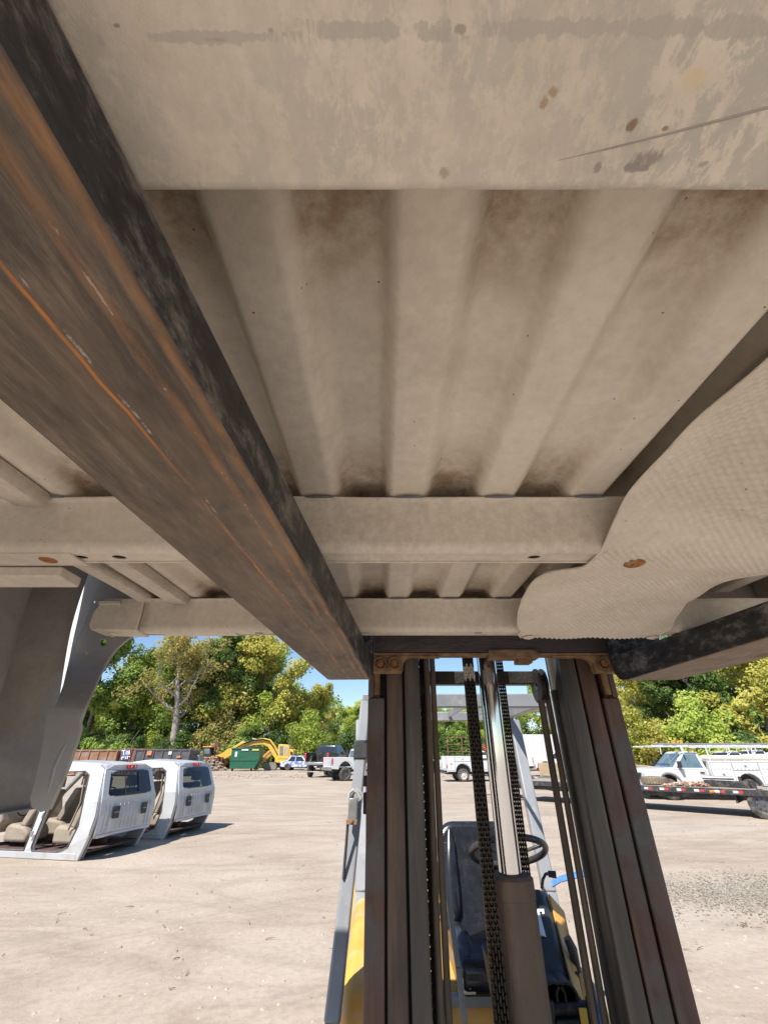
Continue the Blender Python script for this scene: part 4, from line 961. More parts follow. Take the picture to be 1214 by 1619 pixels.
def wheel(par, x, y, r, w_, rim=None, side=1, zc=None):
    k = (round(r, 3), round(w_, 3))
    if k not in _wc:
        g = MB(); h = w_ / 2
        g.lathe([(r * .60, -h * .8), (r * .66, -h), (r * .86, -h * 1.02), (r * .96, -h * .86), (r, -h * .6), (r, h * .6), (r * .96, h * .86), (r * .86, h * 1.02), (r * .66, h), (r * .60, h * .8)], n=28)
        for i in range(28):
            a = 2 * math.pi * (i + .5) / 28; c, s_ = math.cos(a), math.sin(a)
            T = Matrix(((c, 0, -s_, 0), (0, 1, 0, 0), (s_, 0, c, 0), (0, 0, 0, 1)))
            g.box((r * .985, -h * .7, -r * .05), (r * 1.018, h * .7, r * .05), M4=T)
        t = g.mesh('wheel', smooth=35); t.materials.append(M_TYRE)
        g = MB(); g.lathe([(r * .02, -h * .35), (r * .2, -h * .4), (r * .5, -h * .25), (r * .56, -h * .75), (r * .61, -h * .8), (r * .61, h * .8), (r * .56, h * .75), (r * .5, h * .25), (r * .2, h * .4), (r * .02, h * .35)], n=24)
        for i in range(8):
            a = 2 * math.pi * i / 8; c, s_ = math.cos(a), math.sin(a)
            g.cyl((r * .4 * c, -h * .45, r * .4 * s_), (r * .4 * c, h * .45, r * .4 * s_), r * .055, n=8, mi=1)
        g.cyl((0, -h * .6, 0), (0, h * .6, 0), r * .13, n=12)
        m2 = g.mesh('rim', smooth=35); _wc[k] = (t, m2)
    t, m2 = _wc[k]
    o = link('wheel', t, par); o.location = (x, y, r if zc is None else zc)
    q = link('rim', m2, o)
    if len(m2.materials) == 0: m2.materials.append(M_RIM); m2.materials.append(M_TRIM)
    q.material_slots[0].link = 'OBJECT'; q.material_slots[0].material = rim or M_RIM
    return o
def arch(xc, r, z0, n=9, rev=False):
    a0 = math.asin(min(.95, max(-.9, (z0 - r * .95) / r))) if False else 0
    zc = z0; pts = [(xc + r * math.cos(math.pi * i / n), zc + r * math.sin(math.pi * i / n) * .95) for i in range(n + 1)]
    return pts if not rev else pts[::-1]
def slab(par, name, mat, pts, th=.014, bevel=0):
    """thin plate on a planar ring of points; pushed out along the ring's normal"""
    v = [Vector(p) for p in pts]; nn = Vector((0, 0, 0))
    for i in range(len(v)): nn += v[i].cross(v[(i + 1) % len(v)])
    nn.normalize(); n = len(v)
    g = MB(); g.add([p - nn * th * .4 for p in v] + [p + nn * th * .6 for p in v],
                    [tuple(range(n)), tuple(range(2 * n - 1, n - 1, -1))] + [(i, n + i, n + (i + 1) % n, (i + 1) % n) for i in range(n)])
    return g.build(name, mat, par, bevel=bevel)
def side_panel(par, name, mat, poly, wf, side, out=.006, th=.02, bevel=0):
    g = MB(); g.prism(poly, lambda a, b: (a, side * (wf(b) + out), b), lambda a, b: (a, side * (wf(b) + out - th), b))
    return g.build(name, mat, par, bevel=bevel)
def truck(name, label, cat, loc, yaw, paint, group=None, crew=True, r=.40, lift=0.0, body='bed', L=5.7, W=1.98, rim=None, glass=None, scale=1.0, bedlen=1.95, flare=False, rack=False):
    t = empty(name, loc, yaw, label=label, cat=cat, group=group); t.scale = (scale,) * 3
    glass = glass or M_GLASS
    zs = .50 + lift; belt = 1.17 + lift; roof = 1.83 + lift; xc = .12 + bedlen; xw = xc + (2.35 if crew else 1.45); L = xw + 1.28
    xr, xf = xc * .56, L - .98; ra = r + .10; hw = W / 2
    za = max(zs, r)                                          # arch springing
    wl = lambda z: hw - .05 * smoothstep(zs + .45, zs, z) - .035 * smoothstep(belt - .15, belt + .1, z)
    wg = lambda z: hw - .065 - .20 * max(0, (z - belt) / (roof - belt))
    lo = lambda pts: [(a, max(b, zs)) for a, b in pts]
    # cab and nose
    body_p = [(xc, zs)] + lo(arch(xf, ra, zs + .02, rev=True)) + [(L - .12, zs - .02), (L, zs + .06), (L + .02, zs + .35), (L - .03, belt - .10), (L - .16, belt - .03), (xw + .05, belt + .06), (xw - .06, belt + .02), (xc, belt)]
    g = MB(); g.prism(body_p, lambda a, b: (a, wl(b), b), lambda a, b: (a, -wl(b), b)); g.build('body', paint, t, bevel=.03, seg=2)
    g = MB(); g.prism([(xc + .01, belt - .02), (xc + .10, roof - .07), (xc + .22, roof), (xw - .85, roof + .015), (xw - .68, roof - .03), (xw - .0, belt - .01)], lambda a, b: (a, wg(b), b), lambda a, b: (a, -wg(b), b))
    g.build('cab_roof', paint, t, bevel=.04, seg=3)
    hh = roof - belt
    for s in (1, -1):
        zt_, zb_ = roof - .10, belt + .05
        def slopeA(z): return xw - .02 - .68 * (z - belt) / hh
        if crew:
            xm = xc + 1.12
            w1 = [(xc + .20, zb_), (xc + .26, zt_), (xm - .06, zt_), (xm - .06, zb_)]; w2 = [(xm + .05, zb_), (xm + .05, zt_), (slopeA(zt_) - .12, zt_), (slopeA(zb_) - .10, zb_)]
            doors = [(xc + .22, xm - .02), (xm + .02, xw - .02)]
        else:
            w1 = None; w2 = [(xc + .16, zb_), (xc + .22, zt_), (slopeA(zt_) - .12, zt_), (slopeA(zb_) - .10, zb_)]; doors = [(xc + .14, xw - .02)]
        for wp in (w1, w2):
            if wp: side_panel(t, 'side_window', glass, wp, wg, s)
        for d0, d1 in doors:
            o = side_panel(t, 'door', paint, [(d0, zs + .14), (d0, belt - .03), (d1, belt - .03), (d1, zs + .14)], wl, s, .008, .02, .006)
            side_panel(t, 'door_seam', M_TRIM, [(d0 - .012, zs + .128), (d0 - .012, belt - .018), (d1 + .012, belt - .018), (d1 + .012, zs + .128)], wl, s, .0035, .012)
            g = MB(); g.box((d0 + .06, s * (hw + .0) - .01, belt - .16), (d0 + .24, s * (hw + .0) + .02, belt - .11)); g.build('handle', M_TRIM, o, bevel=.006)
        g = MB(); g.box((xw - .28, s * (hw + .02), belt + .05), (xw - .18, s * (hw + .24), belt + .30)); g.bar((xw - .23, s * (hw - .08), belt + .08), (xw - .23, s * (hw + .1), belt + .14), .05, .04); g.build('mirror', M_TRIM, t, bevel=.015)
        if flare:
            g = MB(); pts = lo(arch(xf, ra + .07, zs + .02)) + lo(arch(xf, ra - .01, zs + .02, rev=True))
            g.prism(pts, lambda a, b: (a, s * (wl(b) + .03), b), lambda a, b: (a, s * (wl(b) - .03), b)); g.build('arch_flare', M_BUMP, t, bevel=.01)
        g = MB(); g.prism([(L - .14, belt - .34), (L + .005, belt - .32), (L - .015, belt - .14), (L - .16, belt - .12)], lambda a, b: (a, s * (hw - .30), b), lambda a, b: (a, s * (wl(b) + .004), b)); g.build('headlight', M_LAMP, t, bevel=.01)
    slab(t, 'windshield', glass, [(xw - .06, -hw + .20, belt + .055), (xw - .06, hw - .20, belt + .055), (xw - .61, hw - .34, roof - .075), (xw - .61, -hw + .34, roof - .075)], .03)
    slab(t, 'rear_window', glass, [(xc + .028, hw - .30, belt + .12), (xc + .028, -hw + .30, belt + .12), (xc + .090, -hw + .36, roof - .12), (xc + .090, hw - .36, roof - .12)], .03)
    g = MB(); g.box((L - .03, -hw + .06, zs - .04), (L + .12, hw - .06, zs + .20)); g.build('front_bumper', M_BUMP, t, bevel=.03)
    g = MB(); g.box((L - .02, -hw + .38, zs + .26), (L + .035, hw - .38, belt - .16)); g.build('grille', M_TRIM, t, bevel=.01)
    g = MB(); g.box((.1, -.45, zs - .16), (L - .3, -.30, zs - .02)); g.box((.1, .30, zs - .16), (L - .3, .45, zs - .02)); g.box((.3, -.30, zs - .14), (.4, .30, zs - .04)); g.build('chassis_rail', M_TRIM, t)
    for x in (xr, xf):
        g = MB(); g.cyl((x, -hw + .2, r), (x, hw - .2, r), .06, n=10); g.build('axle', M_TRIM, t)
        for s in (1, -1):
            wheel(t, x, s * (hw - .14), r, .27, rim)
            g = MB(); g.prism([(a, b) for a, b in arch(x, ra + .005, zs + .02)], lambda a, b: (a, s * (hw - .29), b), lambda a, b: (a, s * (hw - .33), b)); g.build('wheelhouse', M_TRIM, t)
    rail = belt + .10
    if body == 'bed':
        bp = [(.10, zs + .05), (.08, rail)] + [(xc - .04, rail), (xc - .04, zs)] + lo(arch(xr, ra, zs + .02)) 
        for s in (1, -1):
            g = MB(); g.prism(bp, lambda a, b: (a, s * (wl(b - .08)), b), lambda a, b: (a, s * (wl(b - .08) - .12), b)); g.build('bed_side', paint, t, bevel=.02)
            g = MB(); g.box((.07, s * (hw - .13), belt - .32), (.13, s * (hw + .004), rail - .04)); g.build('tail_light', M_RED, t, bevel=.012)
        g = MB(); g.box((.16, -hw + .12, zs + .14), (xc - .05, hw - .12, zs + .20)); g.box((xc - .10, -hw + .12, zs + .2), (xc - .05, hw - .12, rail - .01)); g.build('bed_floor', paint, t)
    elif body == 'utility':
        top = belt + .30; bh = hw + .05
        for s in (1, -1):
            bp = [(.0, zs + .02), (.0, top), (xc - .06, top), (xc - .06, zs - .04)] + lo(arch(xr, ra + .03, zs + .02))
            g = MB(); g.prism(bp, lambda a, b: (a, s * bh, b), lambda a, b: (a, s * (bh - .5), b)); g.build('tool_cabinet', paint, t, bevel=.015)
            x0 = .05; doors = ((.05, xr - ra - .08, zs + .10, top - .06), (xr - ra - .03, xr + ra + .03, zs + ra + .14, top - .06), (xr + ra + .08, xc - .10, zs + .06, top - .06))
            for a, b, c, d in doors:
                g = MB(); y0, y1 = sorted((s * (bh + .004), s * (bh - .01))); g.box((a - .012, y0, c - .012), (b + .012, y1, d + .012)); g.build('cabinet_seam', M_TRIM, t); g = MB(); y0, y1 = sorted((s * (bh + .012), s * (bh - .01))); g.box((a, y0, c), (b, y1, d)); o = g.build('cabinet_door', paint, t, bevel=.006)
                y0, y1 = sorted((s * (bh + .012), s * (bh + .03))); mx_ = (a + b) / 2; g = MB(); g.box((mx_ - .05, y0, c + (d - c) * .45), (mx_ + .05, y1, c + (d - c) * .45 + .06)); g.build('latch', M_BUMP, o, bevel=.004)
                if b - a > .6:
                    for i in range(int((b - a) / .16)):
                        g = MB(); xx_ = a + .09 + .16 * i; y0, y1 = sorted((s * (bh + .0125), s * (bh + .0165))); g.cyl((xx_, y0, d - .24), (xx_, y1, d - .24), .022, n=8); g.build('vent_louvre', M_BUMP, o)
            g = MB(); g.box((-.01, s * (bh - .02) - .04, zs + .25), (.03, s * (bh - .02) + .015, zs + .45)); g.build('tail_light', M_RED, t, bevel=.008)
        g = MB(); g.box((.02, -bh + .5, zs + .05), (xc - .08, bh - .5, zs + .22)); g.build('bed_floor', paint, t)
        g = MB(); g.box((-.22, -hw + .05, zs - .02), (.0, hw - .05, zs + .10)); g.build('step_bumper', M_TRIM, t, bevel=.01)
        if rack:
            zr = roof + .22
            for s in (1, -1):
                g = MB(); g.bar((-.15, s * (hw - .06), zr), (L - .6, s * (hw - .06), zr), .05, .05); g.build('rack_rail', paint, t, bevel=.008)
                for x in (.15, xc - .2, xw - .6):
                    g = MB(); g.bar((x, s * (bh - .05), top if x < xc else roof - .1), (x, s * (hw - .06), zr), .05, .05, up=(1, 0, 0)); g.build('rack_post', paint, t, bevel=.008)
            for i in range(6):
                x = -.1 + i * (L - .6) / 5.4; g = MB(); g.bar((x, -hw + .06, zr + .03), (x, hw - .06, zr + .03), .05, .04); g.build('rack_crossbar', paint, t, bevel=.008)
            for j, y in enumerate((.35, .62)):
                g = MB(); g.bar((.0, y, zr + .09), (L - 1.0, y, zr + .09), .03, .07); g.build('ladder_rail', M_BUMP, t, bevel=.006)
            for i in range(11):
                x = .15 + i * .32; g = MB(); g.cyl((x, .35, zr + .09), (x, .62, zr + .09), .016, n=8); g.build('ladder_rung', M_BUMP, t)
            g = MB(); g.cyl((-.1, hw - .10, top + .13), (xc + .1, hw - .10, top + .13), .095, n=18); g.build('pipe_tube', M_CREAM, t, smooth=40)
            for i, (x, y) in enumerate(((xw - 1.05, .25), (xw - .55, .55))):
                g = MB(); g.cyl((x, y, zr + .03), (x, y, zr + .10), .07, n=14, mi=0); o = g.build('beacon_base', M_TRIM, t, bevel=.006)
                g = MB(); g.cyl((x, y, zr + .10), (x, y, zr + .25), .075, .065, n=14); g.build('beacon', M_AMBER, o, bevel=.01)
    g = MB(); g.box((-.06 if body == 'bed' else -.2, -hw + .06, zs - .05), (.12, hw - .06, zs + .12)); g.build('rear_bumper', M_BUMP, t, bevel=.02)
    return t
# --- white lifted pickup left of the mast
q = P(545, 1235.5, Z=0)
yaw = R(26); c_, s_ = math.cos(yaw), math.sin(yaw)
def place(contact, lx, ly, yaw):
    c, s = math.cos(yaw), math.sin(yaw); return (contact.x - (lx * c - ly * s), contact.y - (lx * s + ly * c), 0)
pk = truck('pickup_truck', 'white lifted pickup with dark wheels, parked just left of the mast', 'pickup', place(q, 1.16, -.85, yaw), yaw, M_VWHITE, r=.44, lift=.22, W=2.03, glass=M_GLASSB)
q = P(512, 1230, Z=0)
bt = truck('pickup_truck', 'black pickup seen from behind, its tailgate gone, beside the white pickup', 'pickup', (q.x - .75, q.y, 0), R(76), M_BLK, r=.46, lift=.40, scale=1.08)
g = MB(); g.bar((-.75, .3, .42), (.1, .3, .48), .08, .06); g.bar((-.75, -.7, .42), (-.75, .9, .42), .1, .05); g.bar((-.75, -.7, .42), (-.1, -.5, .45), .08, .05); g.build('hitch_carrier', M_BUMP, bt, bevel=.01)
q = P(556, 1213, Z=0)
# --- white sedan-like car and blue wreck: one body builder
def car(name, label, loc, yaw, paint, paint2=None, glass=None, r=.32, L=4.5, W=1.78, H=1.42, tall=0.0):
    t = empty(name, loc, yaw, label=label, cat='car'); hw = W / 2; glass = glass or M_GLASS
    zs, belt, roof = .26 + tall, .88 + tall, H + tall
    wl = lambda z: hw - .08 * smoothstep(.6, .2, z) - .03 * smoothstep(belt - .1, belt + .05, z); wg = lambda z: hw - .06 - .24 * max(0, (z - belt) / (roof - belt))
    xr, xf, ra = .95, L - .85, r + .06
    p = [(.02, zs + .12)] + [(a, max(b, zs)) for a, b in arch(xr, ra, zs + .06, rev=True)] + [(a, max(b, zs)) for a, b in arch(xf, ra, zs + .06, rev=True)] + [(L - .06, zs + .02), (L, zs + .25), (L - .04, belt - .20), (L - .25, belt - .10), (L - 1.25, belt + .03), (L - 1.45, belt + .0), (.75, belt + .0), (.10, belt - .0), (.0, belt - .1)]
    g = MB(); g.prism(p, lambda a, b: (a, wl(b), b), lambda a, b: (a, -wl(b), b)); g.build('body', paint, t, bevel=.04, seg=3)
    g = MB(); g.prism([(.45, belt - .02), (1.05, roof - .06), (1.35, roof), (2.35, roof + .01), (2.6, roof - .03), (L - 1.22, belt - .02)], lambda a, b: (a, wg(b), b), lambda a, b: (a, -wg(b), b)); g.build('cab_roof', paint2 or paint, t, bevel=.05, seg=3)
    for s in (1, -1):
        for wp in ([(.90, belt + .05), (1.22, roof - .09), (1.75, roof - .08), (1.75, belt + .05)], [(1.84, belt + .05), (1.84, roof - .08), (2.45, roof - .09), (2.98, belt + .05)]): side_panel(t, 'side_window', glass, wp, wg, s)
        for a, b in ((1.05, 1.78), (1.81, 2.95)): side_panel(t, 'door', paint, [(a, zs + .12), (a, belt - .03), (b, belt - .03), (b, zs + .12)], wl, s, .008, .02, .006)
        g = MB(); g.box((-.01, s * (hw - .30) - .1, belt - .22), (.05, s * (hw - .17) + .1, belt - .06)); g.build('tail_light', M_RED, t, bevel=.01)
        g = MB(); g.box((L - .12, s * (hw - .30) - .12, belt - .32), (L - .02, s * (hw - .2) + .12, belt - .2)); g.build('headlight', M_LAMP, t, bevel=.01)
        for x in (xr, xf): wheel(t, x, s * (hw - .1), r, .2, zc=r)
    slab(t, 'rear_window', glass, [(.60, hw - .22, belt + .06), (.60, -hw + .22, belt + .06), (1.0, -hw + .34, roof - .08), (1.0, hw - .34, roof - .08)], .05)
    slab(t, 'windshield', glass, [(L - 1.34, -hw + .2, belt + .05), (L - 1.34, hw - .2, belt + .05), (2.68, hw - .34, roof - .07), (2.68, -hw + .34, roof - .07)], .05)
    return t
M_BLUEC = M('blue_wreck_paint', [(.40, (.05, .13, .45)), (.5, (.12, .25, .6)), (.56, (.62, .66, .72)), (.7, (.72, .73, .74))], 1.6, .4, dirt=((.42, .32, .2), 3, .5, .65))
q = P(471, 1217.5, Z=0)
car('wrecked_car', 'blue and white painted wreck of a car between excavator and black pickup', (q.x - 1.9, q.y - .2, 0), R(-6), M_BLUEC, r=.34, H=1.5)
q = P(545, 1216, Z=0)
car('parked_car', 'white car half hidden behind the white lifted pickup', (q.x - 3.3, q.y - 4, 0), R(8), M_VWHITE, tall=.45, r=.36)
# --- service truck and the others seen through the mast
q = P(733, 1236.5, Z=0)
truck('service_truck', 'white service truck with tool cabinets, framed between hoses and chain', 'truck', place(q, 1.16, -.86, R(4)), R(4), M_VWHITE, crew=False, body='utility', r=.41, lift=.10, rim=M_RIMW, W=2.0, bedlen=1.95)
q = P(775, 1228, Z=0)
truck('pickup_truck', 'white pickup facing left behind the service truck', 'pickup', (q.x + 4.2, q.y + 1.5, 0), R(176), M_VWHITE, r=.42, lift=.22, glass=M_GLASSB)
q = P(905, 1226, Z=0)
truck('pickup_truck', 'white pickup behind the gooseneck of the trailer', 'pickup', (q.x + 2.2, q.y - 1, 0), R(168), M_VWHITE, r=.42, lift=.1)
q = P(672, 1226, Z=0)
truck('pickup_truck', 'white pickup with its nose showing left of the service truck', 'pickup', (q.x - 3.7, q.y + 4, 0), R(5), M_VWHITE, r=.41, lift=.05)
# rusty pipe rack behind the service truck
M_RS = M('rusty_scrap', [(.3, (.10, .045, .025)), (.55, (.24, .11, .055)), (.75, (.33, .19, .11))], 3, .9, dirt=((.09, .08, .075), 2, .5, .6))
rk = empty('pipe_rack', (P(720, 1220, Z=0).x, 50, 0), label='rusty open pipe rack behind the service truck', cat='rack')
for x in (-1.3, .2, 1.9, 3.4):
    g = MB(); g.bar((x, 0, 0), (x, 0, 3.3), .07, .07, up=(0, 1, 0)); g.build('post', M_RS, rk)
for z in (1.9, 2.55, 3.2):
    g = MB(); g.bar((-1.35, 0, z), (3.45, 0, z), .06, .06); g.build('rail', M_RS, rk)
# far white box truck
bx = empty('box_truck', (14.5, 58, 0), R(180), label='far white box truck in front of the trees, right of the lift cylinder', cat='truck')
g = MB(); g.box((-5.5, -1.2, .9), (.0, 1.2, 3.7)); g.build('cargo_box', M_VWHITE, bx, bevel=.04)
g = MB(); g.prism([(.1, .5), (.1, 2.3), (1.2, 2.3), (1.5, 1.5), (2.2, 1.35), (2.3, .5)], lambda a, b: (a, 1.0, b), lambda a, b: (a, -1.0, b)); g.build('cab', M_VWHITE, bx, bevel=.05)
side_panel(bx, 'side_window', M_GLASS, [(.4, 1.5), (.4, 2.1), (1.1, 2.1), (1.35, 1.5)], lambda z: 1.0, 1); side_panel(bx, 'side_window', M_GLASS, [(.4, 1.5), (.4, 2.1), (1.1, 2.1), (1.35, 1.5)], lambda z: 1.0, -1)
for x in (-4.3, 1.5):
    for s in (1, -1): wheel(bx, x, s * .95, .45, .28)
g = MB(); g.box((-5.4, -.5, .55), (2.0, .5, .9)); g.build('chassis', M_TRIM, bx)
# --- utility trucks on the right
q = P(1068, 1265, Z=0)
ut = truck('utility_truck', 'white utility truck with ladder rack and amber beacons behind the flatbed trailer', 'truck', place(q, 3.45 + 1.45 - .98 + 1.28 - .02 - 0, .85, R(176)), R(176), M_VWHITE, crew=False, body='utility', r=.39, lift=-.02, bedlen=3.4, flare=True, rack=True, W=2.0, glass=M_GLASSB, group='white utility trucks with racks')
q = P(1040, 1240, Z=0)
truck('utility_truck', 'white utility truck parked behind the first, only its nose and rack showing', 'truck', (q.x + 7.3, q.y - 2.5, 0), R(177), M_VWHITE, crew=False, body='utility', r=.39, lift=.02, bedlen=3.2, rack=True, W=2.0, group='white utility trucks with racks')
q = P(1150, 1236, Z=0)
truck('utility_truck', 'white utility truck farthest back at the right under the trees', 'truck', (q.x + 6.0, q.y - .5, 0), R(178), M_VWHITE, crew=False, body='utility', r=.39, lift=.12, bedlen=3.2, rack=True, W=2.0, group='white utility trucks with racks')
q = P(1023, 1250, Z=0)
truck('pickup_truck', 'dusty tan pickup nose showing beside the right mast rail', 'pickup', (q.x - 5.5, q.y - .2, 0), R(2), M_TAN, r=.40, lift=.02)
# --- gooseneck flatbed trailer
M_DECK = M('grey_deck_plank', [(.3, (.24, .20, .16)), (.7, (.40, .35, .29))], 6, .9, stretch=(.4, 3, 1), bump=.3)
M_TBLK = M('trailer_black', [(.3, (.018, .018, .02)), (.7, (.05, .05, .052))], 6, .5, dirt=((.2, .16, .12), 5, .5, .75))
pw, pd = P(1198, 1287, Z=0), P(1019, 1242, Z=.76)
pe = P(1214, 1250, Z=.76)
dirv = Vector((pd.x - pe.x, pd.y - pe.y, 0)).normalized(); yawt = math.atan2(dirv.y, dirv.x)
tr = empty('flatbed_trailer', (pe.x, pe.y, 0), yawt, label='long black gooseneck flatbed trailer with red and white reflective tape', cat='trailer')
# local: x forward along the trailer, near side at y=0 .. far side negative/positive
yn = Vector((-dirv.y, dirv.x, 0)); near = 1 if yn.y < 0 else -1           # +y local points away or to us
W_ = 2.45; Y0, Y1 = (0, -W_) if near == 1 else (0, W_)
def tb(g, x0, x1, a, b, z0, z1): ya, yb = sorted((Y0 + (Y1 - Y0) * a, Y0 + (Y1 - Y0) * b)); g.box((x0, ya, z0), (x1, yb, z1)); return g
x_front = 8.6
for i in range(11):
    a0 = .02 + i * .0885; tb(MB(), -3.2, x_front, a0, a0 + .082, .722, .76).build('deck_plank', M_DECK, tr, bevel=.004)
tb(MB(), -3.2, x_front, 0, .018, .60, .765).build('side_rail', M_TBLK, tr, bevel=.006)
tb(MB(), -3.2, x_front, .982, 1.0, .60, .765).build('side_rail', M_TBLK, tr, bevel=.006)
for a in (.22, .72): tb(MB(), -3.2, x_front, a, a + .06, .44, .70).build('frame_beam', M_TBLK, tr, bevel=.006)
for i in range(24): tb(MB(), -3.1 + i * .5, -3.02 + i * .5, .02, .98, .62, .715).build('cross_beam', M_TBLK, tr)
M_TAPEW = M('white_tape', [(.3, (.7, .72, .76)), (.7, (.8, .82, .85))], 30, .3); M_TAPER = M('red_tape', [(.3, (.5, .03, .04)), (.7, (.62, .05, .05))], 30, .3)
def tape(x, w_, mat, nm='reflective_tape', z0=.655, z1=.715):
    g = MB(); e = .004 * (1 if near == 1 else -1); ya, yb = sorted((e * .3, e)); g.box((x, ya, z0), (x + w_, yb, z1)); g.build(nm, mat, tr)
seg_px = [(1018, 1029), (1042, 1056), (1069, 1082.5), (1096.5, 1112), (1129, 1144.5), (1158.5, 1174)]
def along(px):
    o_ = Vector((pe.x, pe.y)); u = (px - 607) / FPX
    # point on the near edge line whose image column is px, at rail height
    best = None
    for k in range(1600):
        s = -3 + k * .008; X = pe.x + dirv.x * s; Y = pe.y + dirv.y * s
        d = CS * Y + SN * (.69 - CZ); e = abs(607 + FPX * X / d - px)
        if best is None or e < best[0]: best = (e, s)
    return best[1]
for a, b in seg_px:
    sa, sb_ = along(a), along(b); m_ = (sa + sb_) / 2
    tape(sb_, m_ - sb_ - .005, M_TAPER); tape(m_, sa - m_, M_TAPEW)
sa, sb_ = along(1121), along(1128); tape(sb_, sa - sb_, M_AMBER, 'side_marker', .65, .71)
for k in range(2):
    tape(-.3 - k * .75, .16, M_TAPEW); tape(-.3 - k * .75 - .17, .165, M_TAPER)
sw_ = along(1198)
yv = .10 if near != 1 else -.10
for i, sx_ in enumerate((sw_ - .02, sw_ + .92 if False else sw_ - .95)):
    for yy_ in (yv, yv * 3.4, Y1 - yv * 3.4, Y1 - yv): wheel(tr, sx_, yy_ + (.03 if near != 1 else -.03), .385, .2, M_RIM)
    g = MB(); g.cyl((sx_, min(Y0, Y1) + .15, .385), (sx_, max(Y0, Y1) - .15, .385), .07, n=12); g.build('axle', M_TBLK, tr)
for sx_ in (sw_ + .62,):
    tb(MB(), sx_, sx_ + .05, .05, .95, .38, .62).build('spring_hanger', M_TBLK, tr)
# neck
ymid = (Y0 + Y1) / 2
for dy in (-.35, .35):
    g = MB(); g.prism([(x_front - .3, .5), (x_front - .3, .76), (x_front + .35, 1.25), (x_front + .7, 1.80), (x_front + 2.3, 1.80), (x_front + 2.45, 1.45), (x_front + 1.0, 1.45), (x_front + .65, .95), (x_front + .35, .5)], lambda a, b: (a, ymid + dy - .06, b), lambda a, b: (a, ymid + dy + .06, b)); g.build('gooseneck_beam', M_TBLK, tr, bevel=.01)
g = MB(); g.box((x_front + .6, ymid - .29, 1.50), (x_front + 2.0, ymid + .29, 1.78)); g.build('toolbox', M_TBLK, tr, bevel=.015)
g = MB(); g.cyl((x_front + 2.25, ymid, .95), (x_front + 2.25, ymid, 1.7), .06, n=14); g.cyl((x_front + 2.25, ymid, .90), (x_front + 2.25, ymid, 1.0), .11, n=14); g.build('coupler', M_TBLK, tr, smooth=40)
for dy in (-.55, .55):
    g = MB(); g.box((x_front + .30, ymid + dy - .07, .25), (x_front + .44, ymid + dy + .07, 1.25)); g.box((x_front + .22, ymid + dy - .15, .0), (x_front + .52, ymid + dy + .15, .03)); g.box((x_front + .33, ymid + dy - .04, .03), (x_front + .41, ymid + dy + .04, .25)); g.build('landing_jack', M_TBLK, tr, bevel=.006)
for xs_, zz in ((.95, 1.58), (1.6, 1.55)):
    g = MB(); e = ymid + (.42 if near == 1 else -.42); g.box((x_front + xs_, e - .004, zz), (x_front + xs_ + .34, e + .004, zz + .12)); g.build('white_sticker', M_TAPEW, tr)
# red ratchet chain heap and cargo on the trailer
def world_tr(x, a, z):
    y = Y0 + (Y1 - Y0) * a; c, s = math.cos(yawt), math.sin(yawt); return Vector((pe.x + x * c - y * s, pe.y + x * s + y * c, z))
rc = world_tr(x_front + 1.5, .5, 1.785); g = MB()
for i in range(9):
    a = i * .8; ctr = rc + Vector((.28 * math.cos(a * 1.7), .2 * math.sin(a * 2.3), .06 + .05 * (i % 4)))
    g.tube([ctr + Vector((.12 * math.cos(t), .10 * math.sin(t), .07 * math.sin(t + a))) for t in [2 * math.pi * k / 10 for k in range(10)]], .028, 6, closed=True)
o = g.build('red_chain_heap', M('red_enamel', [(.3, (.5, .03, .03)), (.7, (.68, .06, .05))], 10, .5), smooth=60); tag(o, 'heap of bright red chain lying on the trailer neck', 'chain', kind='stuff')
q = world_tr(along(1145), .5, .76); a_ = world_tr(along(1108), .42, .86); b_ = world_tr(along(1185), .30, .86)
bm_ = empty('steel_beam', ((a_ + b_) / 2), 0, label='dark steel beam with a pipe lying on the flatbed deck', cat='beam')
g = MB(); g.bar(a_, b_, .22, .18); g.build('beam', M_TBLK, bm_, bevel=.008, world=True)
g = MB(); g.cyl(a_ + Vector((-.1, -.05, .16)), a_ + Vector((.7, -.45, .15)), .05, n=12); g.build('pipe', M_BUMP, bm_, smooth=40, world=True)
g = MB(); e_ = (b_ - a_).normalized(); g.cyl(b_ - e_ * .25 + Vector((0, 0, -.1)), b_ - e_ * .25 + Vector((.0, 0, .22)), .05, n=12); g.cyl(b_ + e_ * .05 + Vector((0, 0, -.1)), b_ + e_ * .05 + Vector((0, 0, .12)), .09, n=12); g.build('winch_post', M_TBLK, bm_, smooth=40, world=True)
tc_ = world_tr(along(1026), .35, .765)
g = MB(); r_ = .42; g.lathe([(r_ * .55, 0), (r_ * .9, -.0), (r_, .05), (r_, .19), (r_ * .9, .24), (r_ * .55, .24), (r_ * .62, .12)], tc_, 'Z', 30)
for i in range(30):
    a = 2 * math.pi * i / 30; T = Matrix.Translation(tc_) @ Matrix.Rotation(a, 4, 'Z'); g.box((r_ - .01, -.03, .03), (r_ + .016, .03, .21), M4=T)
tag(g.build('loose_tyre', M('dusty_tyre', [(.3, (.14, .11, .075)), (.7, (.26, .21, .15))], 12, .9), smooth=35), 'dusty loose tyre lying flat on the trailer deck by the mast', 'tyre')
pts = []; szs = []
for i in range(420):
    u = rnd.random(); px = 1042 + 75 * u; s = along(1042) + (along(1117) - along(1042)) * u
    hgt = max(0, .10 * math.sin(u * 3.1) + .10 * max(0, 1 - abs(u - .85) * 6)); p_ = world_tr(s, .12 + .5 * rnd.random(), .765 + hgt * rnd.random()); pts.append(p_); szs.append(.03 + .05 * rnd.random())
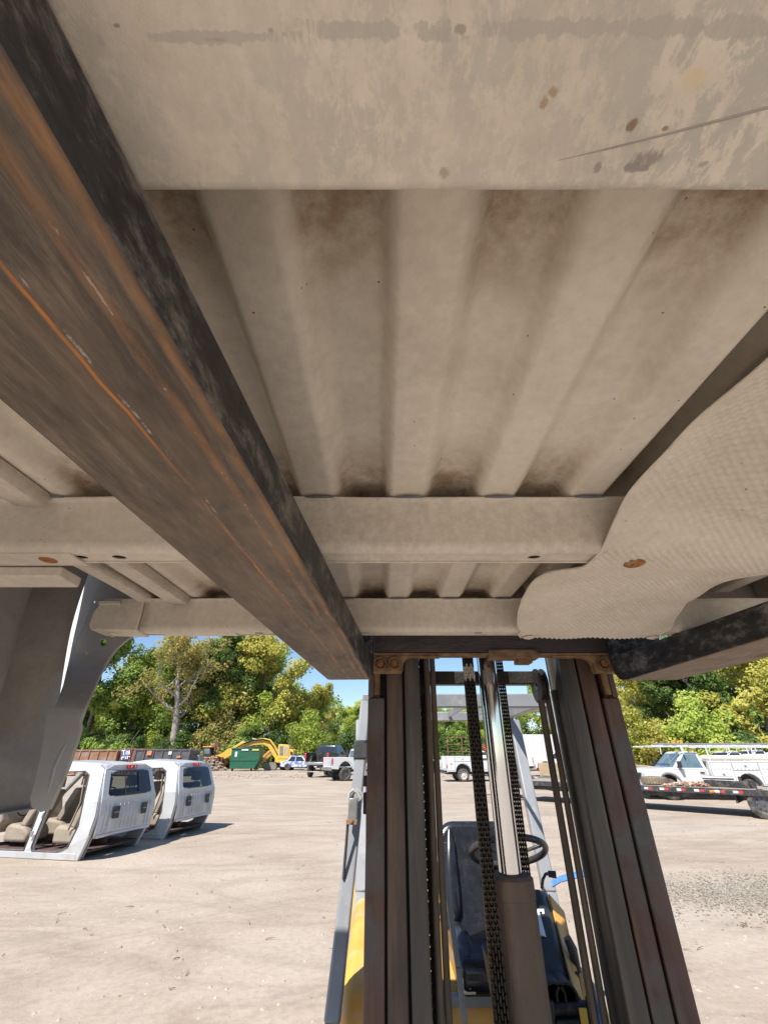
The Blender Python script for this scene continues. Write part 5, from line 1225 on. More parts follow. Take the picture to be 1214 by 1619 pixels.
stones('deck_debris', [tuple(p_) for p_ in pts], szs, island_mat('debris_mix', [(.3, .22, .14), (.5, .42, .3), (.16, .12, .09), (.45, .16, .1), (.55, .5, .4)]), 'brown litter of rubble and scraps along the flatbed deck', 'debris', flat=.5, seed=9)
# --- roll-off containers behind the cabs
def container(label, x0, x1, Y, h, mat, depth=2.4, rot=0.0, extra=None, sty='rust'):
    t = empty('rolloff_container', ((x0 + x1) / 2, Y, 0), rot, label=label, cat='container', group='roll-off containers behind the cabs'); hl = (x1 - x0) / 2
    n = max(4, int(hl * 2 / .75))
    for nm, y0, y1 in (('side_wall', -.0, .05), ('side_wall', depth - .05, depth)):
        g = MB(); g.box((-hl, y0, .25), (hl, y1, h - .06)); g.build(nm, mat, t)
    for x in (-hl, hl - .05):
        g = MB(); g.box((x, .052, .25), (x + .05, depth - .052, h - .06)); g.build('end_wall', mat, t)
    g = MB(); g.box((-hl - .04, -.06, h - .058), (hl + .04, .08, h + .06)); g.build('top_rail', mat, t, bevel=.015)
    g = MB(); g.box((-hl - .04, depth - .08, h - .058), (hl + .04, depth + .06, h + .06)); g.build('top_rail', mat, t, bevel=.015)
    for i in range(n + 1):
        x = -hl + i * (2 * hl - .1) / n; g = MB(); g.box((x, -.08, .2), (x + .1, -.002, h - .06)); g.build('rib', mat, t, bevel=.01)
    g = MB(); g.box((-hl, .0, .15), (hl, depth, .24)); g.build('floor', mat, t)
    return t
M_RC = M('rust_streaked_steel', [(.3, (.12, .065, .045)), (.45, (.27, .15, .10)), (.6, (.30, .25, .23)), (.75, (.36, .36, .37))], 1.2, .85, stretch=(1, 1, .5), dirt=((.26, .12, .06), 1.6, .45, .6))
M_BC = M('worn_black_steel', [(.3, (.045, .048, .055)), (.7, (.10, .105, .12))], 1.5, .6, dirt=((.28, .13, .07), 2.2, .55, .68))
def gx_(px, Y, py=1200): return P(px, py, Y=Y).x
YC = 44
cA = container('rusty brown roll-off container showing above the nearer cab roof', gx_(95, YC), gx_(184, YC), YC, 1.98, M_RC)
cB = container('black roll-off container between the rusty one and the backhoe', gx_(212, YC), gx_(299, YC), YC, 2.02, M_BC)
cC = container('short rust red container end with white scrawl between the two long ones', gx_(186, YC) + .05, gx_(210, YC) - .05, YC + .3, 2.08, M('rust_red_steel', [(.3, (.14, .05, .035)), (.7, (.3, .13, .09))], 2, .85))
for (a, b, c_, d_) in ((233, 242, 1187, 1194), (280, 287, 1195, 1198)):
    p0, p1 = P(a, d_, Y=YC), P(b, c_, Y=YC); g = MB(); g.box((p0.x, YC - .13, p0.z), (p1.x, YC - .085, p1.z)); o = g.build('rust_patch_plate', M('orange_primer', [(.3, (.5, .17, .08)), (.7, (.62, .25, .13))], 6, .7), None); o.parent = cB; o.location = -Vector(cB.location)
p0, p1 = P(267, 1193, Y=YC), P(273, 1188, Y=YC); g = MB(); g.box((p0.x, YC - .10, p0.z), (p1.x, YC - .085, p1.z)); o = g.build('label_plate', M_LAMP, None); o.parent = cB; o.location = -Vector(cB.location)
# blue plate with white scrawled strokes on the short container
p0, p1 = P(191, 1201, Y=YC + .2), P(207, 1185, Y=YC + .2)
g = MB(); g.box((p0.x, YC + .14, p0.z), (p1.x, YC + .21, p1.z)); o = g.build('painted_plate', M('blue_plate', [(.3, (.05, .08, .2)), (.7, (.1, .14, .3))], 4, .6), None); o.parent = cC; o.location = -Vector(cC.location)
for ax, ay, bx_, by in ((193, 1187, 199, 1186), (196, 1187, 196, 1194), (200, 1188, 200, 1193), (200, 1188, 203, 1188), (203, 1188, 203, 1193), (205, 1186, 205, 1193), (193, 1196, 193, 1201), (193, 1196, 195, 1198), (195, 1198, 197, 1196), (199, 1196, 199, 1200), (202, 1195, 202, 1200), (204, 1196, 206, 1196)):
    a, b = P(ax, ay, Y=YC + .13), P(bx_, by, Y=YC + .13); g = MB(); g.bar(a, b + Vector((.001, 0, .001)), .07, .02, up=(0, 1, 0)); o = g.build('white_stroke', M_TAPEW, None); o.parent = cC; o.location = -Vector(cC.location)
YG = 46; gg = empty('grey_bin', (gx_(309, YG), YG, 0), label='small grey lidded bin right of the black container', cat='bin')
g = MB(); g.box((-.62, -.5, .05), (.62, .5, 1.3)); g.build('body', M_GUARD, gg, bevel=.04); g = MB(); g.prism([(-.66, 1.31), (.66, 1.31), (.5, 1.62), (-.5, 1.62)], lambda a, b: (a, -.54, b), lambda a, b: (a, .54, b)); g.build('lid', M_BUMP, gg, bevel=.04)
# --- green dumpster
YD = P(385, 1218, Z=0).y; YD = min(YD, 56)
M_GRN = M('dumpster_green', [(.3, (.010, .085, .045)), (.7, (.02, .125, .065))], 2, .5, dirt=((.06, .05, .045), 1.6, .56, .72))
dm = empty('green_dumpster', (gx_(386, YD, 1210), YD, 0), R(3), label='dark green tapered dumpster in front of the excavator boom', cat='dumpster')
k_ = YD / CS / 1.35 / FPX * 1.0
wpx = lambda a, b: (P(b, 1200, Y=YD).x - P(a, 1200, Y=YD).x)
hw_ = wpx(364, 409) / 2; zt_ = P(385, 1182, Y=YD).z; zl_ = P(385, 1202, Y=YD).z
g = MB(); g.prism([(-hw_ * .98, .25), (hw_ * .72, .25), (hw_, zl_), (hw_, zt_), (-hw_, zt_ - .12), (-hw_, zl_)], lambda a, b: (a, 0, b), lambda a, b: (a, 1.9, b)); g.build('body', M_GRN, dm, bevel=.03)
g = MB(); g.box((-hw_ - .04, -.05, zl_ - .05), (hw_ + .04, -.002, zl_ + .05)); g.build('waist_band', M_GRN, dm, bevel=.01)
g = MB(); g.box((-hw_ - .06, -.07, zt_ - .16), (hw_ + .06, .1, zt_ - .02)); g.build('rim', M_GRN, dm, bevel=.015)
g = MB(); g.prism([(-hw_ * .3, zt_ + .0), (hw_ * .98, zt_ + .0), (hw_ * .9, zt_ + .12), (-hw_ * .2, zt_ + .1)], lambda a, b: (a, -.02, b), lambda a, b: (a, 1.9, b)); g.build('lid', M_TRIM, dm, bevel=.02)
for x, z, w_, h_, m_ in ((-.45, zt_ - .30, .7, .14, M_TAPEW), (.65, zt_ - .30, .7, .14, M_TRI), (-1.1, zl_ + .35, .22, .5, M_TAPEW)):
    g = MB(); g.box((x * hw_ / 1.5, -.078, z), ((x + w_) * hw_ / 1.5, -.0715, z + h_)) if z > zl_ + .8 else g.box((x * hw_ / 1.5, -.008, z), ((x + w_) * hw_ / 1.5, -.002, z + h_)); g.build('decal', m_, dm)
for x in (-hw_ * .8, hw_ * .5):
    g = MB(); g.cyl((x, .2, .13), (x, .3, .13), .13, n=14); g.build('caster', M_TRIM, dm)
# --- yellow excavator behind it
YE = 60
ex = empty('excavator', (gx_(440, YE, 1215), YE, 0), label='yellow tracked excavator with arched boom beside the green dumpster', cat='excavator')
M_EXY = M('excavator_yellow', [(.3, (.68, .40, .045)), (.7, (.78, .5, .08))], 2, .5, dirt=((.4, .3, .2), 2, .55, .8))
M_EXO = M('faded_orange', [(.3, (.62, .27, .05)), (.7, (.75, .4, .12))], 2, .6, dirt=((.3, .2, .13), 2, .5, .75))
def plate(name, par, px, Y, d, mat, bevel=.03):
    q_ = [P(a, b, Y=Y) for a, b in px]; g = MB(); g.prism([(p_.x, p_.z) for p_ in q_], lambda a, b: (a, Y, b), lambda a, b: (a, Y + d, b)); return g.build(name, mat, par, bevel=bevel, world=True)
plate('boom', ex, [(386, 1174), (402, 1169), (418, 1167), (427, 1169), (434, 1178), (442, 1190), (445, 1200), (437, 1202), (431, 1194), (424, 1181), (416, 1177), (402, 1178), (387, 1181)], YE - .3, .6, M_EXY)
plate('stick', ex, [(345, 1194), (384, 1172), (390, 1174), (390, 1180), (352, 1202), (346, 1201)], YE - .26, .5, M_EXY)
plate('bucket', ex, [(338, 1208), (343, 1196), (352, 1197), (356, 1206), (350, 1214), (340, 1216)], YE - .7, 1.3, M_RS, .04)
cbx = plate('cab', ex, [(439, 1200), (440, 1178), (442, 1176.5), (456, 1177.5), (457.5, 1180), (457, 1200)], YE - 1.3, 1.1, M_EXY, .06)
g = MB(); plate('cab_window', cbx, [(442, 1194), (442.5, 1180), (448, 1179.5), (448, 1194)], YE - 1.325, .02, M_GLASSB, 0); plate('cab_window', cbx, [(449.5, 1194), (449.5, 1179.5), (455.5, 1180), (455, 1194)], YE - 1.325, .02, M_TAN, 0)
plate('house', ex, [(434, 1206), (435, 1199), (457, 1199), (458, 1184), (464, 1186), (465, 1203), (459, 1207)], YE - 1.25, 2.7, M_EXY, .06)
plate('turntable', ex, [(438, 1206.5), (456, 1206.5), (456, 1210), (438, 1210)], YE - .9, 1.8, M_TRIM, .02)
for dy, (a, b) in ((-1.5, (416, 437)), (1.0, (442, 462))):
    tk = plate('track', ex, [(a, 1211), (a + 2, 1205.5), (b - 3, 1205), (b, 1209), (b, 1215), (b - 3, 1217.5), (a + 2, 1217.5), (a, 1215)], YE + dy, .75, M('track_grey', [(.3, (.16, .145, .125)), (.7, (.3, .275, .24))], 2, .85), .05)
    for i in range(9):
        xx_ = a + 1.5 + i * (b - a - 3) / 8.; plate('grouser', tk, [(xx_ - .4, 1204.6), (xx_ + .4, 1204.6), (xx_ + .4, 1205.4), (xx_ - .4, 1205.4)], YE + dy - .03, .8, M_TRIM, 0)
for a, b in (((404, 1210), (427, 1187)), ((408, 1211), (429, 1192))):
    g = MB(); g.bar(P(*a, Y=YE - 1.6), P(*b, Y=YE - .9), .28, .22); g.build('blade_arm', M_EXO, ex, bevel=.03, world=True)
g = MB(); c0_ = P(405, 1213, Y=YE - 1.7); g.cyl(c0_ + Vector((-.0, -.3, 0)), c0_ + Vector((0, .5, 0)), .28, n=16); g.build('idler_roller', M_BUMP, ex, smooth=40, world=True)
for k_ in range(3):
    g = MB(); g.tube([P(x, y - k_ * .5, Y=YE - .35 - .08 * k_) for x, y in ((440, 1196), (433, 1182), (426, 1172), (416, 1169.5), (400, 1171), (386, 1176), (372, 1184))], .045, 6); g.build('hydraulic_hose', M_TRIM, ex, smooth=50, world=True)
plate('hood_vent', ex, [(459, 1188), (463, 1189), (463.5, 1194), (459, 1193.5)], YE - 1.28, .02, M_TRIM, 0)
plate('counterweight', ex, [(460, 1207), (464.5, 1203), (468, 1203), (468, 1195), (465, 1194)], YE - 1.2, 2.6, M_TRIM, .04)
g = MB(); g.tube([P(x, y, Y=YE - 1.2) for x, y in ((458, 1184), (458, 1181), (464, 1182), (464, 1186))], .03, 6); g.build('handrail', M_BUMP, ex, smooth=50, world=True)
for a, b in (((399, 1169), (432, 1178)), ((360, 1190), (386, 1172.5))):
    g = MB(); p0, p1 = P(a[0], a[1] - 1.5, Y=YE - .05), P(b[0], b[1] - 1.5, Y=YE - .05); g.cyl(p0, p1, .09, n=10); g.build('hydraulic_ram', M_BUMP, ex, smooth=40, world=True)
# --- backhoe at the tree edge and the brown heap by the bucket
YB = 58; bh_ = empty('backhoe', (gx_(330, YB, 1210), YB, 0), label='rusty orange backhoe left of the excavator bucket', cat='backhoe')
plate('cab', bh_, [(321, 1196), (322, 1182), (324, 1181), (333, 1181), (334, 1196)], YB - .8, 1.5, M_TRIM, .03)
plate('cab_roof', bh_, [(320.5, 1181.5), (321, 1179.8), (334, 1179.8), (335, 1181.5)], YB - .95, 1.8, M_EXO, .03)
plate('cab_window', bh_, [(323, 1192), (323.5, 1183), (331.5, 1183), (332, 1192)], YB - .83, .02, M_GLASSB, 0)
plate('body', bh_, [(318.5, 1206), (319, 1195), (337, 1195.5), (340, 1199), (340, 1206)], YB - .75, 1.4, M_EXO, .04)
g = MB(); g.bar(P(338, 1202, Y=YB), P(341.5, 1171, Y=YB), .26, .3, up=(0, 1, 0)); g.bar(P(341.5, 1171, Y=YB), P(347, 1186, Y=YB), .22, .25, up=(0, 1, 0)); g.build('digging_arm', M_RS, bh_, bevel=.02, world=True)
for a in (322.5, 336):
    c0_ = P(a, 1208, Y=YB); g = MB(); g.cyl((c0_.x, YB - .8, .62), (c0_.x, YB - .35, .62), .62, n=20); g.build('wheel', M_TYRE, bh_, bevel=.05, world=True)
N = 900; hp = P(350, 1217, Z=0); a = rs.rand(N) * 6.28; d = np.sqrt(rs.rand(N)); hx = hp.x - .3 + d * np.cos(a) * 1.9; hy = 57.2 + d * np.sin(a) * 1.0
stones('scrap_heap', [(x, y, max(0, (1 - q_ * q_)) * (.9 + .8 * rnd.random()) * rnd.random()) for x, y, q_ in zip(hx, hy, d)], .08 + .22 * rs.rand(N), island_mat('scrap_mix', [(.12, .08, .06), (.28, .2, .14), (.2, .15, .12), (.38, .3, .22)]), 'brown heap of scrap and soil under the excavator bucket', 'scrap', flat=.7, seed=11)
# low rubble along the edge of the yard
N = 1500; rx = -16 + 22 * rs.rand(N); ry = 40 + 16 * rs.rand(N)
stones('yard_rubble', [(x, y, .01) for x, y in zip(rx, ry)], .02 + .10 * rs.rand(N) ** 3, island_mat('rubble_mix', [(.2, .16, .12), (.4, .33, .26), (.55, .48, .4)]), 'low rubble strewn before the excavator and the trucks', 'rubble', flat=.5, seed=12)

# --- white cab shells
M_GL2 = glass_mat('tinted_cab_glass', (.24, .26, .22), .0)
M_SEAL = M('rubber_seal', [(.3, (.06, .06, .06)), (.7, (.13, .125, .12))], 10, .7)
M_CABP = M('dusty_silver_white', [(.3, (.47, .485, .50)), (.7, (.55, .56, .57))], 3, .38, coat=.25, dirt=((.36, .31, .25), 4, .5, .8))
def cab_shell(label, loc, yaw, glass_split):
    t = empty('cab_shell', loc, yaw, label=label, cat='truck cab', group='cut-off truck cabs'); W = 1.74; hw = W / 2; H = 1.58
    wl = lambda z: hw - .05 * smoothstep(.3, .0, z) - .20 * max(0, (z - .93)) / .62
    outer = [(.16, .0), (.0, .40), (-.03, .70), (.0, .93), (.20, 1.48), (.34, 1.545), (1.3, H), (1.75, 1.53), (1.92, 1.46), (2.48, .98), (2.62, .90), (2.70, .30), (2.62, .0)]
    d1 = [(.40, .22), (.62, .13), (1.18, .13), (1.20, .20), (1.20, 1.41), (.64, 1.43), (.50, 1.36), (.34, .93), (.30, .55)]
    d2 = [(1.36, .13), (2.48, .13), (2.50, .85), (2.38, .97), (1.86, 1.40), (1.72, 1.44), (1.38, 1.43)]
    for s in (1, -1):
        o = holed('side_frame', outer, [d1, d2], lambda a, b, q_: (a, s * (wl(b) - .04 + q_), b), .08, M_CABP, t, bevel=.012)
        side_panel(t, 'rocker', M_CABP, [(.18, .01), (.22, .12), (2.6, .12), (2.6, .01)], wl, s, .014, .03, .01)
        for z in (.35, .75):
            g = MB(); y0, y1 = sorted((s * (wl(z) + .001), s * (wl(z) + .02))); g.box((1.24, y0, z), (1.30, y1, z + .09)); g.build('hinge', M_BUMP, t, bevel=.004)
        for lp in (d1, d2):
            g = MB(); g.tube([(a, s * (wl(b) + .004), b) for a, b in lp], .013, 6, closed=True); g.build('weatherstrip', M_SEAL, t, smooth=60)
        g = MB(); g.tube([(a + .012, s * (wl(b) + .003), b) for a, b in outer[1:6]], .006, 5); g.build('seam_bead', M_SEAL, t, smooth=60)
        g = MB(); g.tube([(.55, s * (wl(.9) - .10), 1.30), (.5, s * (wl(.9) - .12), .9), (.62, s * (wl(.9) - .14), .45)], .018, 6); g.build('seat_belt', M_INT, t, smooth=60)
    for k_ in range(5):
        g = MB(); x_ = 1.1 + .3 * k_; g.tube([(x_, -.3 + .1 * k_, .16), (x_ + .12, .1, .20), (x_ + .05, .45 - .05 * k_, .15), (x_ + .3, .6, .17)], .012, 5); g.build('loose_wire', M_TRIM, t, smooth=60)
    # roof: crowned sheet
    g = MB(); xs = [.20, .34, .7, 1.3, 1.75, 1.92]; zr = [1.475, 1.54, 1.565, 1.585, 1.53, 1.45]
    g.grid(lambda i, v: (xs[int(i)], v * (wl(zr[int(i)]) - .01), zr[int(i)] + .035 * (1 - v * v)), range(6), [-1, -.8, -.5, 0, .5, .8, 1]); o = g.build('roof', M_CABP, t, smooth=60); md = o.modifiers.new('sheet', 'SOLIDIFY'); md.thickness = .03
    # rear wall: plane leaning forward at the window
    def rear(a, b, q_):          # a sideways, b height
        x = -.03 + .03 * smoothstep(.70, .93, b) + (.20 / .55) * max(0, b - .93) + .16 * max(0, (.40 - b)) * .2 - .06 * (1 - (a / hw) ** 2)
        return (x + q_, a, b)
    oo = [(-.80, .34), (.80, .34), (.81, .93), (.72, 1.46), (.5, 1.53), (-.5, 1.53), (-.72, 1.46), (-.81, .93)]
    def dens(lp, k=6): return [(lp[i][0] + (lp[(i + 1) % len(lp)][0] - lp[i][0]) * j / k, lp[i][1] + (lp[(i + 1) % len(lp)][1] - lp[i][1]) * j / k) for i in range(len(lp)) for j in range(k)]
    win = rrect(-.62, 1.0, .62, 1.42, .06); win = [(a * (1.06 if b < 1.2 else .97), b) for a, b in win]
    holed('rear_wall', dens(oo), [win], lambda a, b, q_: rear(a, b, q_), .03, M_CABP, t)
    g = MB(); g.grid(lambda a, b: rear(a, b, -.004), list(np.linspace(-.68, .68, 15)), [.985, 1.08, 1.2, 1.32, 1.435]); gl = g.build('rear_glass', M_GL2, t, smooth=60)
    if glass_split:
        for a in (-.2, .2):
            g = MB(); g.bar(rear(a, 1.0, -.012), rear(a, 1.42, -.012), .02, .012, up=(0, 1, 0)); g.build('slider_post', M_TRIM, gl)
        for b in (1.02, 1.41):
            g = MB(); g.bar(rear(-.2, b, -.016), rear(.2, b, -.016), .012, .02); g.build('slider_rail', M_TRIM, gl)
    for a in (-.42, .42):
        g = MB(); g.grid(lambda u, v: rear(a + u, v, -.022), [-.075, .075], [.62, .82]); o = g.build('vent', M_TRIM, t); md = o.modifiers.new('sheet', 'SOLIDIFY'); md.thickness = .02
        for i in range(5):
            g = MB(); zz = .64 + i * .04; g.bar(rear(a - .07, zz, -.030), rear(a + .07, zz, -.030), .01, .014); g.build('vent_louvre', M_BUMP, o)
    for i in range(13):
        a = -.66 + i * .11
        if min(abs(a - .42), abs(a + .42)) < .09: continue
        g = MB(); g.bar(rear(a, .42, -.016), rear(a, .86, -.016), .02, .012, up=(0, 1, 0)); g.build('pressed_rib', M_CABP, t, bevel=.004)
    g = MB(); g.bar(rear(-.76, .36, -.018), rear(.76, .36, -.018), .03, .05); g.build('lower_flange', M_CABP, t, bevel=.006)
    g = MB(); c_ = rear(0, 1.49, -.02); g.box((c_[0] - .03, -.13, 1.465), (c_[0] + .03, .13, 1.535)); br = g.build('brake_light', M_RED, t, bevel=.01)
    for a in (-.06, .06):
        g = MB(); g.cyl((c_[0] - .035, a, 1.50), (c_[0] - .028, a, 1.50), .022, n=10); g.build('lamp_bulb', M_LAMP, br)
    for s in (1, -1):      # rear corner gusset and its inner return
        g = MB(); g.prism([(.14, .02), (-.005, .40), (.02, .60), (.35, .45), (.45, .02)], lambda a, b: (a, s * (wl(b) - .09), b), lambda a, b: (a, s * (wl(b) - .12), b)); g.build('corner_gusset', M_GUARD, t)
    g = MB(); g.box((.12, -hw + .10, .10), (2.6, hw - .10, .14)); g.build('floor_pan', M_INTD, t, bevel=.01)
    g = MB(); g.box((.30, -.06, .141), (2.5, .06, .26)); g.build('tunnel', M_INTD, t, bevel=.03)
    g = MB(); g.box((.7, -.4, .02), (.8, -.3, .10)); g.box((.7, .3, .02), (.8, .4, .10)); g.build('body_mount', M_TRIM, t)
    # seats: two front buckets and a rear bench, with head rests
    def seat(x, y, w_, nm):
        g = MB(); g.prism([(x, .36), (x + .12, .48), (x + .50, .52), (x + .58, .45), (x + .55, .22), (x + .02, .22)], lambda a, b: (a, y - w_ / 2, b), lambda a, b: (a, y + w_ / 2, b)); s_ = g.build(nm, M_INT, t, bevel=.06, seg=3)
        g = MB(); g.prism([(x + .14, .46), (x - .12, 1.02), (x - .09, 1.08), (x + .02, 1.08), (x + .16, .80), (x + .28, .50)], lambda a, b: (a, y - w_ / 2 + .02, b), lambda a, b: (a, y + w_ / 2 - .02, b)); g.build('backrest', M_INT, s_, bevel=.06, seg=3)
        for yy in ([y] if w_ < .8 else [y - .42, y + .42]):
            g = MB(); g.prism([(x - .15, 1.12), (x - .13, 1.30), (x - .06, 1.33), (x + .0, 1.29), (x - .0, 1.13)], lambda a, b: (a, yy - .13, b), lambda a, b: (a, yy + .13, b)); g.cyl((x - .07, yy - .05, 1.05), (x - .07, yy - .05, 1.15), .01, n=8); g.cyl((x - .07, yy + .05, 1.05), (x - .07, yy + .05, 1.15), .01, n=8); g.build('head_rest', M_INT, s_, bevel=.03, seg=3)
    seat(1.55, .42, .54, 'front_seat'); seat(1.55, -.42, .54, 'front_seat'); seat(.42, 0, 1.36, 'rear_bench')
    g = MB(); g.prism([(2.2, .55), (2.35, .92), (2.6, .92), (2.6, .35), (2.3, .35)], lambda a, b: (a, -hw + .12, b), lambda a, b: (a, hw - .12, b)); g.build('dashboard', M_INT, t, bevel=.04, seg=3)
    g = MB(); g.tube([(2.12 + .06 * math.sin(a), .42 + .19 * math.cos(a), .80 + .18 * math.sin(a)) for a in [2 * math.pi * i / 20 for i in range(20)]], .016, 8, closed=True); g.build('steering_wheel', M_TRIM, t, smooth=60)
    return t
def cab_at(pl, pr, label, split):
    a, b = P(*pl, Z=0), P(*pr, Z=0); lf = (a - b).normalized(); fwd = Vector((lf.y, -lf.x, 0)); c = (a + b) / 2
    return cab_shell(label, (c.x - fwd.x * .12, c.y - fwd.y * .12, 0), math.atan2(fwd.y, fwd.x), split)
cab_at((122, 1363), (221, 1336), 'nearer white cut-off crew cab with tan seats and a split rear window', True)
cab_at((258, 1328), (322, 1310.5), 'farther white cut-off cab with one-piece rear window', False)

# ================================================================ trees
M_BARK = M('bark', [(.3, (.10, .085, .07)), (.7, (.24, .21, .18))], 5, .9, bump=.5, bscale=12, stretch=(3, 3, .5))
M_BARKP = M('pale_bark', [(.3, (.22, .19, .165)), (.7, (.40, .36, .32))], 4, .9, bump=.5, bscale=10, stretch=(3, 3, .5))
LEAF = {
 'green': leaf_mat('leaf_green', [(0.093, 0.150, 0.040), (0.203, 0.303, 0.076), (0.337, 0.450, 0.113), (0.485, 0.571, 0.156)], .45),
 'yellow': leaf_mat('leaf_yellow_green', [(0.198, 0.233, 0.054), (0.428, 0.440, 0.103), (0.620, 0.562, 0.150), (0.620, 0.612, 0.217)], .45),
 'dark': leaf_mat('leaf_dark', [(0.059, 0.093, 0.032), (0.111, 0.180, 0.056), (0.186, 0.268, 0.083), (0.301, 0.365, 0.123)], .4),
 'olive': leaf_mat('leaf_olive', [(0.165, 0.175, 0.058), (0.329, 0.324, 0.100), (0.507, 0.432, 0.151), (0.620, 0.501, 0.240)], .45),
 'lime': leaf_mat('leaf_lime', [(0.168, 0.244, 0.051), (0.350, 0.450, 0.092), (0.530, 0.600, 0.139), (0.620, 0.620, 0.204)], .45),
}
def leaves_mesh(name, centers, radii, per, size, r_, squash=.8):
    n = int(sum(per)); idx = np.repeat(np.arange(len(centers)), per)
    d = r_.normal(size=(n, 3)); d /= np.linalg.norm(d, axis=1)[:, None]
    rad = radii[idx] * (r_.rand(n) ** .45)
    p = centers[idx] + d * rad[:, None] * np.array([1, 1, squash])
    nr = d + r_.normal(size=(n, 3)) * .7 + np.array([-.28, -.42, .62]); nr /= np.linalg.norm(nr, axis=1)[:, None]
    a = np.cross(nr, r_.normal(size=(n, 3))); a /= np.linalg.norm(a, axis=1)[:, None] + 1e-9; b = np.cross(nr, a)
    s = size * (.6 + .8 * r_.rand(n))[:, None]
    v = np.stack([p - a * s * .5, p + b * s * .30 + a * s * .05, p + a * s * .5 - nr * s * .12, p - b * s * .30 + a * s * .05], 1)
    me = bpy.data.meshes.new(name); me.vertices.add(n * 4); me.vertices.foreach_set('co', v.reshape(-1))
    me.loops.add(n * 4); me.loops.foreach_set('vertex_index', np.arange(n * 4, dtype=np.int32))
    me.polygons.add(n); me.polygons.foreach_set('loop_start', np.arange(0, n * 4, 4, dtype=np.int32)); me.polygons.foreach_set('loop_total', np.full(n, 4, dtype=np.int32))
    me.update(); me.validate(); return me
def tree_meshes(seed, H, spread, n_leaf, size, low=.22, sparse=False, trunk_r=.28):
    """one trunk mesh with limbs and one crown mesh of single leaves in clumps on the branch ends"""
    r_ = np.random.RandomState(seed); g = MB(); tips = []
    def limb(p, d, L, r0, lvl):
        k = 6 if lvl < 2 else 4; pts = [p.copy()]; rads = [r0]; d = d.normalized()
        for i in range(k):
            d = (d + Vector(r_.normal(size=3)) * (.10 + .07 * lvl) + Vector((0, 0, .10 if lvl else .02))).normalized()
            pts.append(pts[-1] + d * L / k); rads.append(r0 * (1 - .8 * (i + 1) / k) + .012)
        g.tube(pts, rads, 9 if lvl == 0 else 6 if lvl == 1 else 4)
        if lvl == 0:
            nb = 13
            for i in range(nb):
                f = low + (1 - low) * (i + r_.rand()) / nb; j = min(k - 1, int(f * k)); q = pts[j].lerp(pts[j + 1], f * k - j)
                an = i * 2.4 + r_.rand() * .8; up = .15 + .75 * f; l_ = spread * (.55 + .55 * math.sin(min(1, (f - low) / (1 - low) * 1.05 + .12) * math.pi)) * (.8 + .4 * r_.rand())
                limb(q, Vector((math.cos(an), math.sin(an), up)), l_, r0 * (1 - .7 * f) * .5, 1)
            tips.append((pts[-1], 1.0))
        elif lvl == 1:
            for i in range(5):
                f = .3 + .7 * (i + r_.rand()) / 5; j = min(k - 1, int(f * k)); q = pts[j].lerp(pts[j + 1], min(1, f * k - j))
                limb(q, d + Vector(r_.normal(size=3)) * .9, L * .42, rads[j] * .55, 2)
            tips.append((pts[-1], 1.0)); tips.append((pts[k // 2], .7))
        else: tips.append((pts[-1], .9)); tips.append((pts[2], .6))
    limb(Vector((0, 0, -.1)), Vector((r_.normal() * .05, r_.normal() * .05, 1)), H * .92, trunk_r, 0)
    tm = g.mesh('trunk', smooth=60)
    c = np.array([tuple(p) for p, _ in tips]); w_ = np.array([q for _, q in tips]) * (.5 + r_.rand(len(tips)))
    if sparse: w_ *= (r_.rand(len(tips)) > .35)
    per = np.maximum(0, (w_ / w_.sum() * n_leaf)).astype(int); rad = (.55 + .65 * r_.rand(len(tips))) * spread * .26
    return tm, leaves_mesh('crown', c, rad, per, size, r_)
def bush_meshes(seed, W, H, n_leaf, size):
    r_ = np.random.RandomState(seed); g = MB(); c = []
    for i in range(9):
        a = r_.rand() * 6.28; d = Vector((math.cos(a) * .5, math.sin(a) * .5, 1)); p0 = Vector((r_.normal() * W * .12, r_.normal() * W * .10, -.05)); p1 = p0 + d * H * (.5 + .3 * r_.rand())
        g.tube([p0, p0.lerp(p1, .5) + Vector(r_.normal(size=3)) * .1, p1], [.06, .045, .02], 5)
    for i in range(46):
        a = r_.rand() * 6.28; q = math.sqrt(r_.rand()); x, y = math.cos(a) * q * W * .5, math.sin(a) * q * W * .4; c.append((x, y, (.12 + .80 * r_.rand()) * H * math.sqrt(max(.06, 1 - q * q * .75))))
    c = np.array(c); per = np.full(len(c), n_leaf // len(c)); rad = (.5 + .5 * r_.rand(len(c))) * min(W, H) * .24
    return g.mesh('stems', smooth=60), leaves_mesh('foliage', c, rad, per, size, r_)
TV = [tree_meshes(11, 14, 4.2, 30000, .29), tree_meshes(23, 15, 4.6, 32000, .30, low=.16), tree_meshes(37, 12, 4.0, 26000, .28, low=.12), tree_meshes(51, 16, 4.4, 32000, .30, low=.25), tree_meshes(77, 13, 4.8, 30000, .30, low=.15)]
BV = [bush_meshes(5, 6, 4.2, 15000, .22), bush_meshes(6, 7, 3.4, 15000, .21), bush_meshes(8, 5, 5.0, 14000, .22)]
def put(kind, variant, loc, yaw, sc, leaf, label, name, bark=None, group=None, cat='tree'):
    tm, cm = (TV if kind == 't' else BV)[variant]
    o = empty(name, loc, yaw, label=label, cat=cat, group=group); o.scale = sc if isinstance(sc, tuple) else (sc,) * 3
    a = link('trunk' if kind == 't' else 'stems', tm, o); b = link('crown' if kind == 't' else 'foliage', cm, o)
    for q_, m in ((a, bark or M_BARK), (b, LEAF[leaf])):
        if not q_.data.materials: q_.data.materials.append(m)
        q_.material_slots[0].link = 'OBJECT'; q_.material_slots[0].material = m
    return o
def at_px(px, Y): return (P(px, 1200, Y=Y).x, Y, 0)
G1 = 'trees along the yard edge'
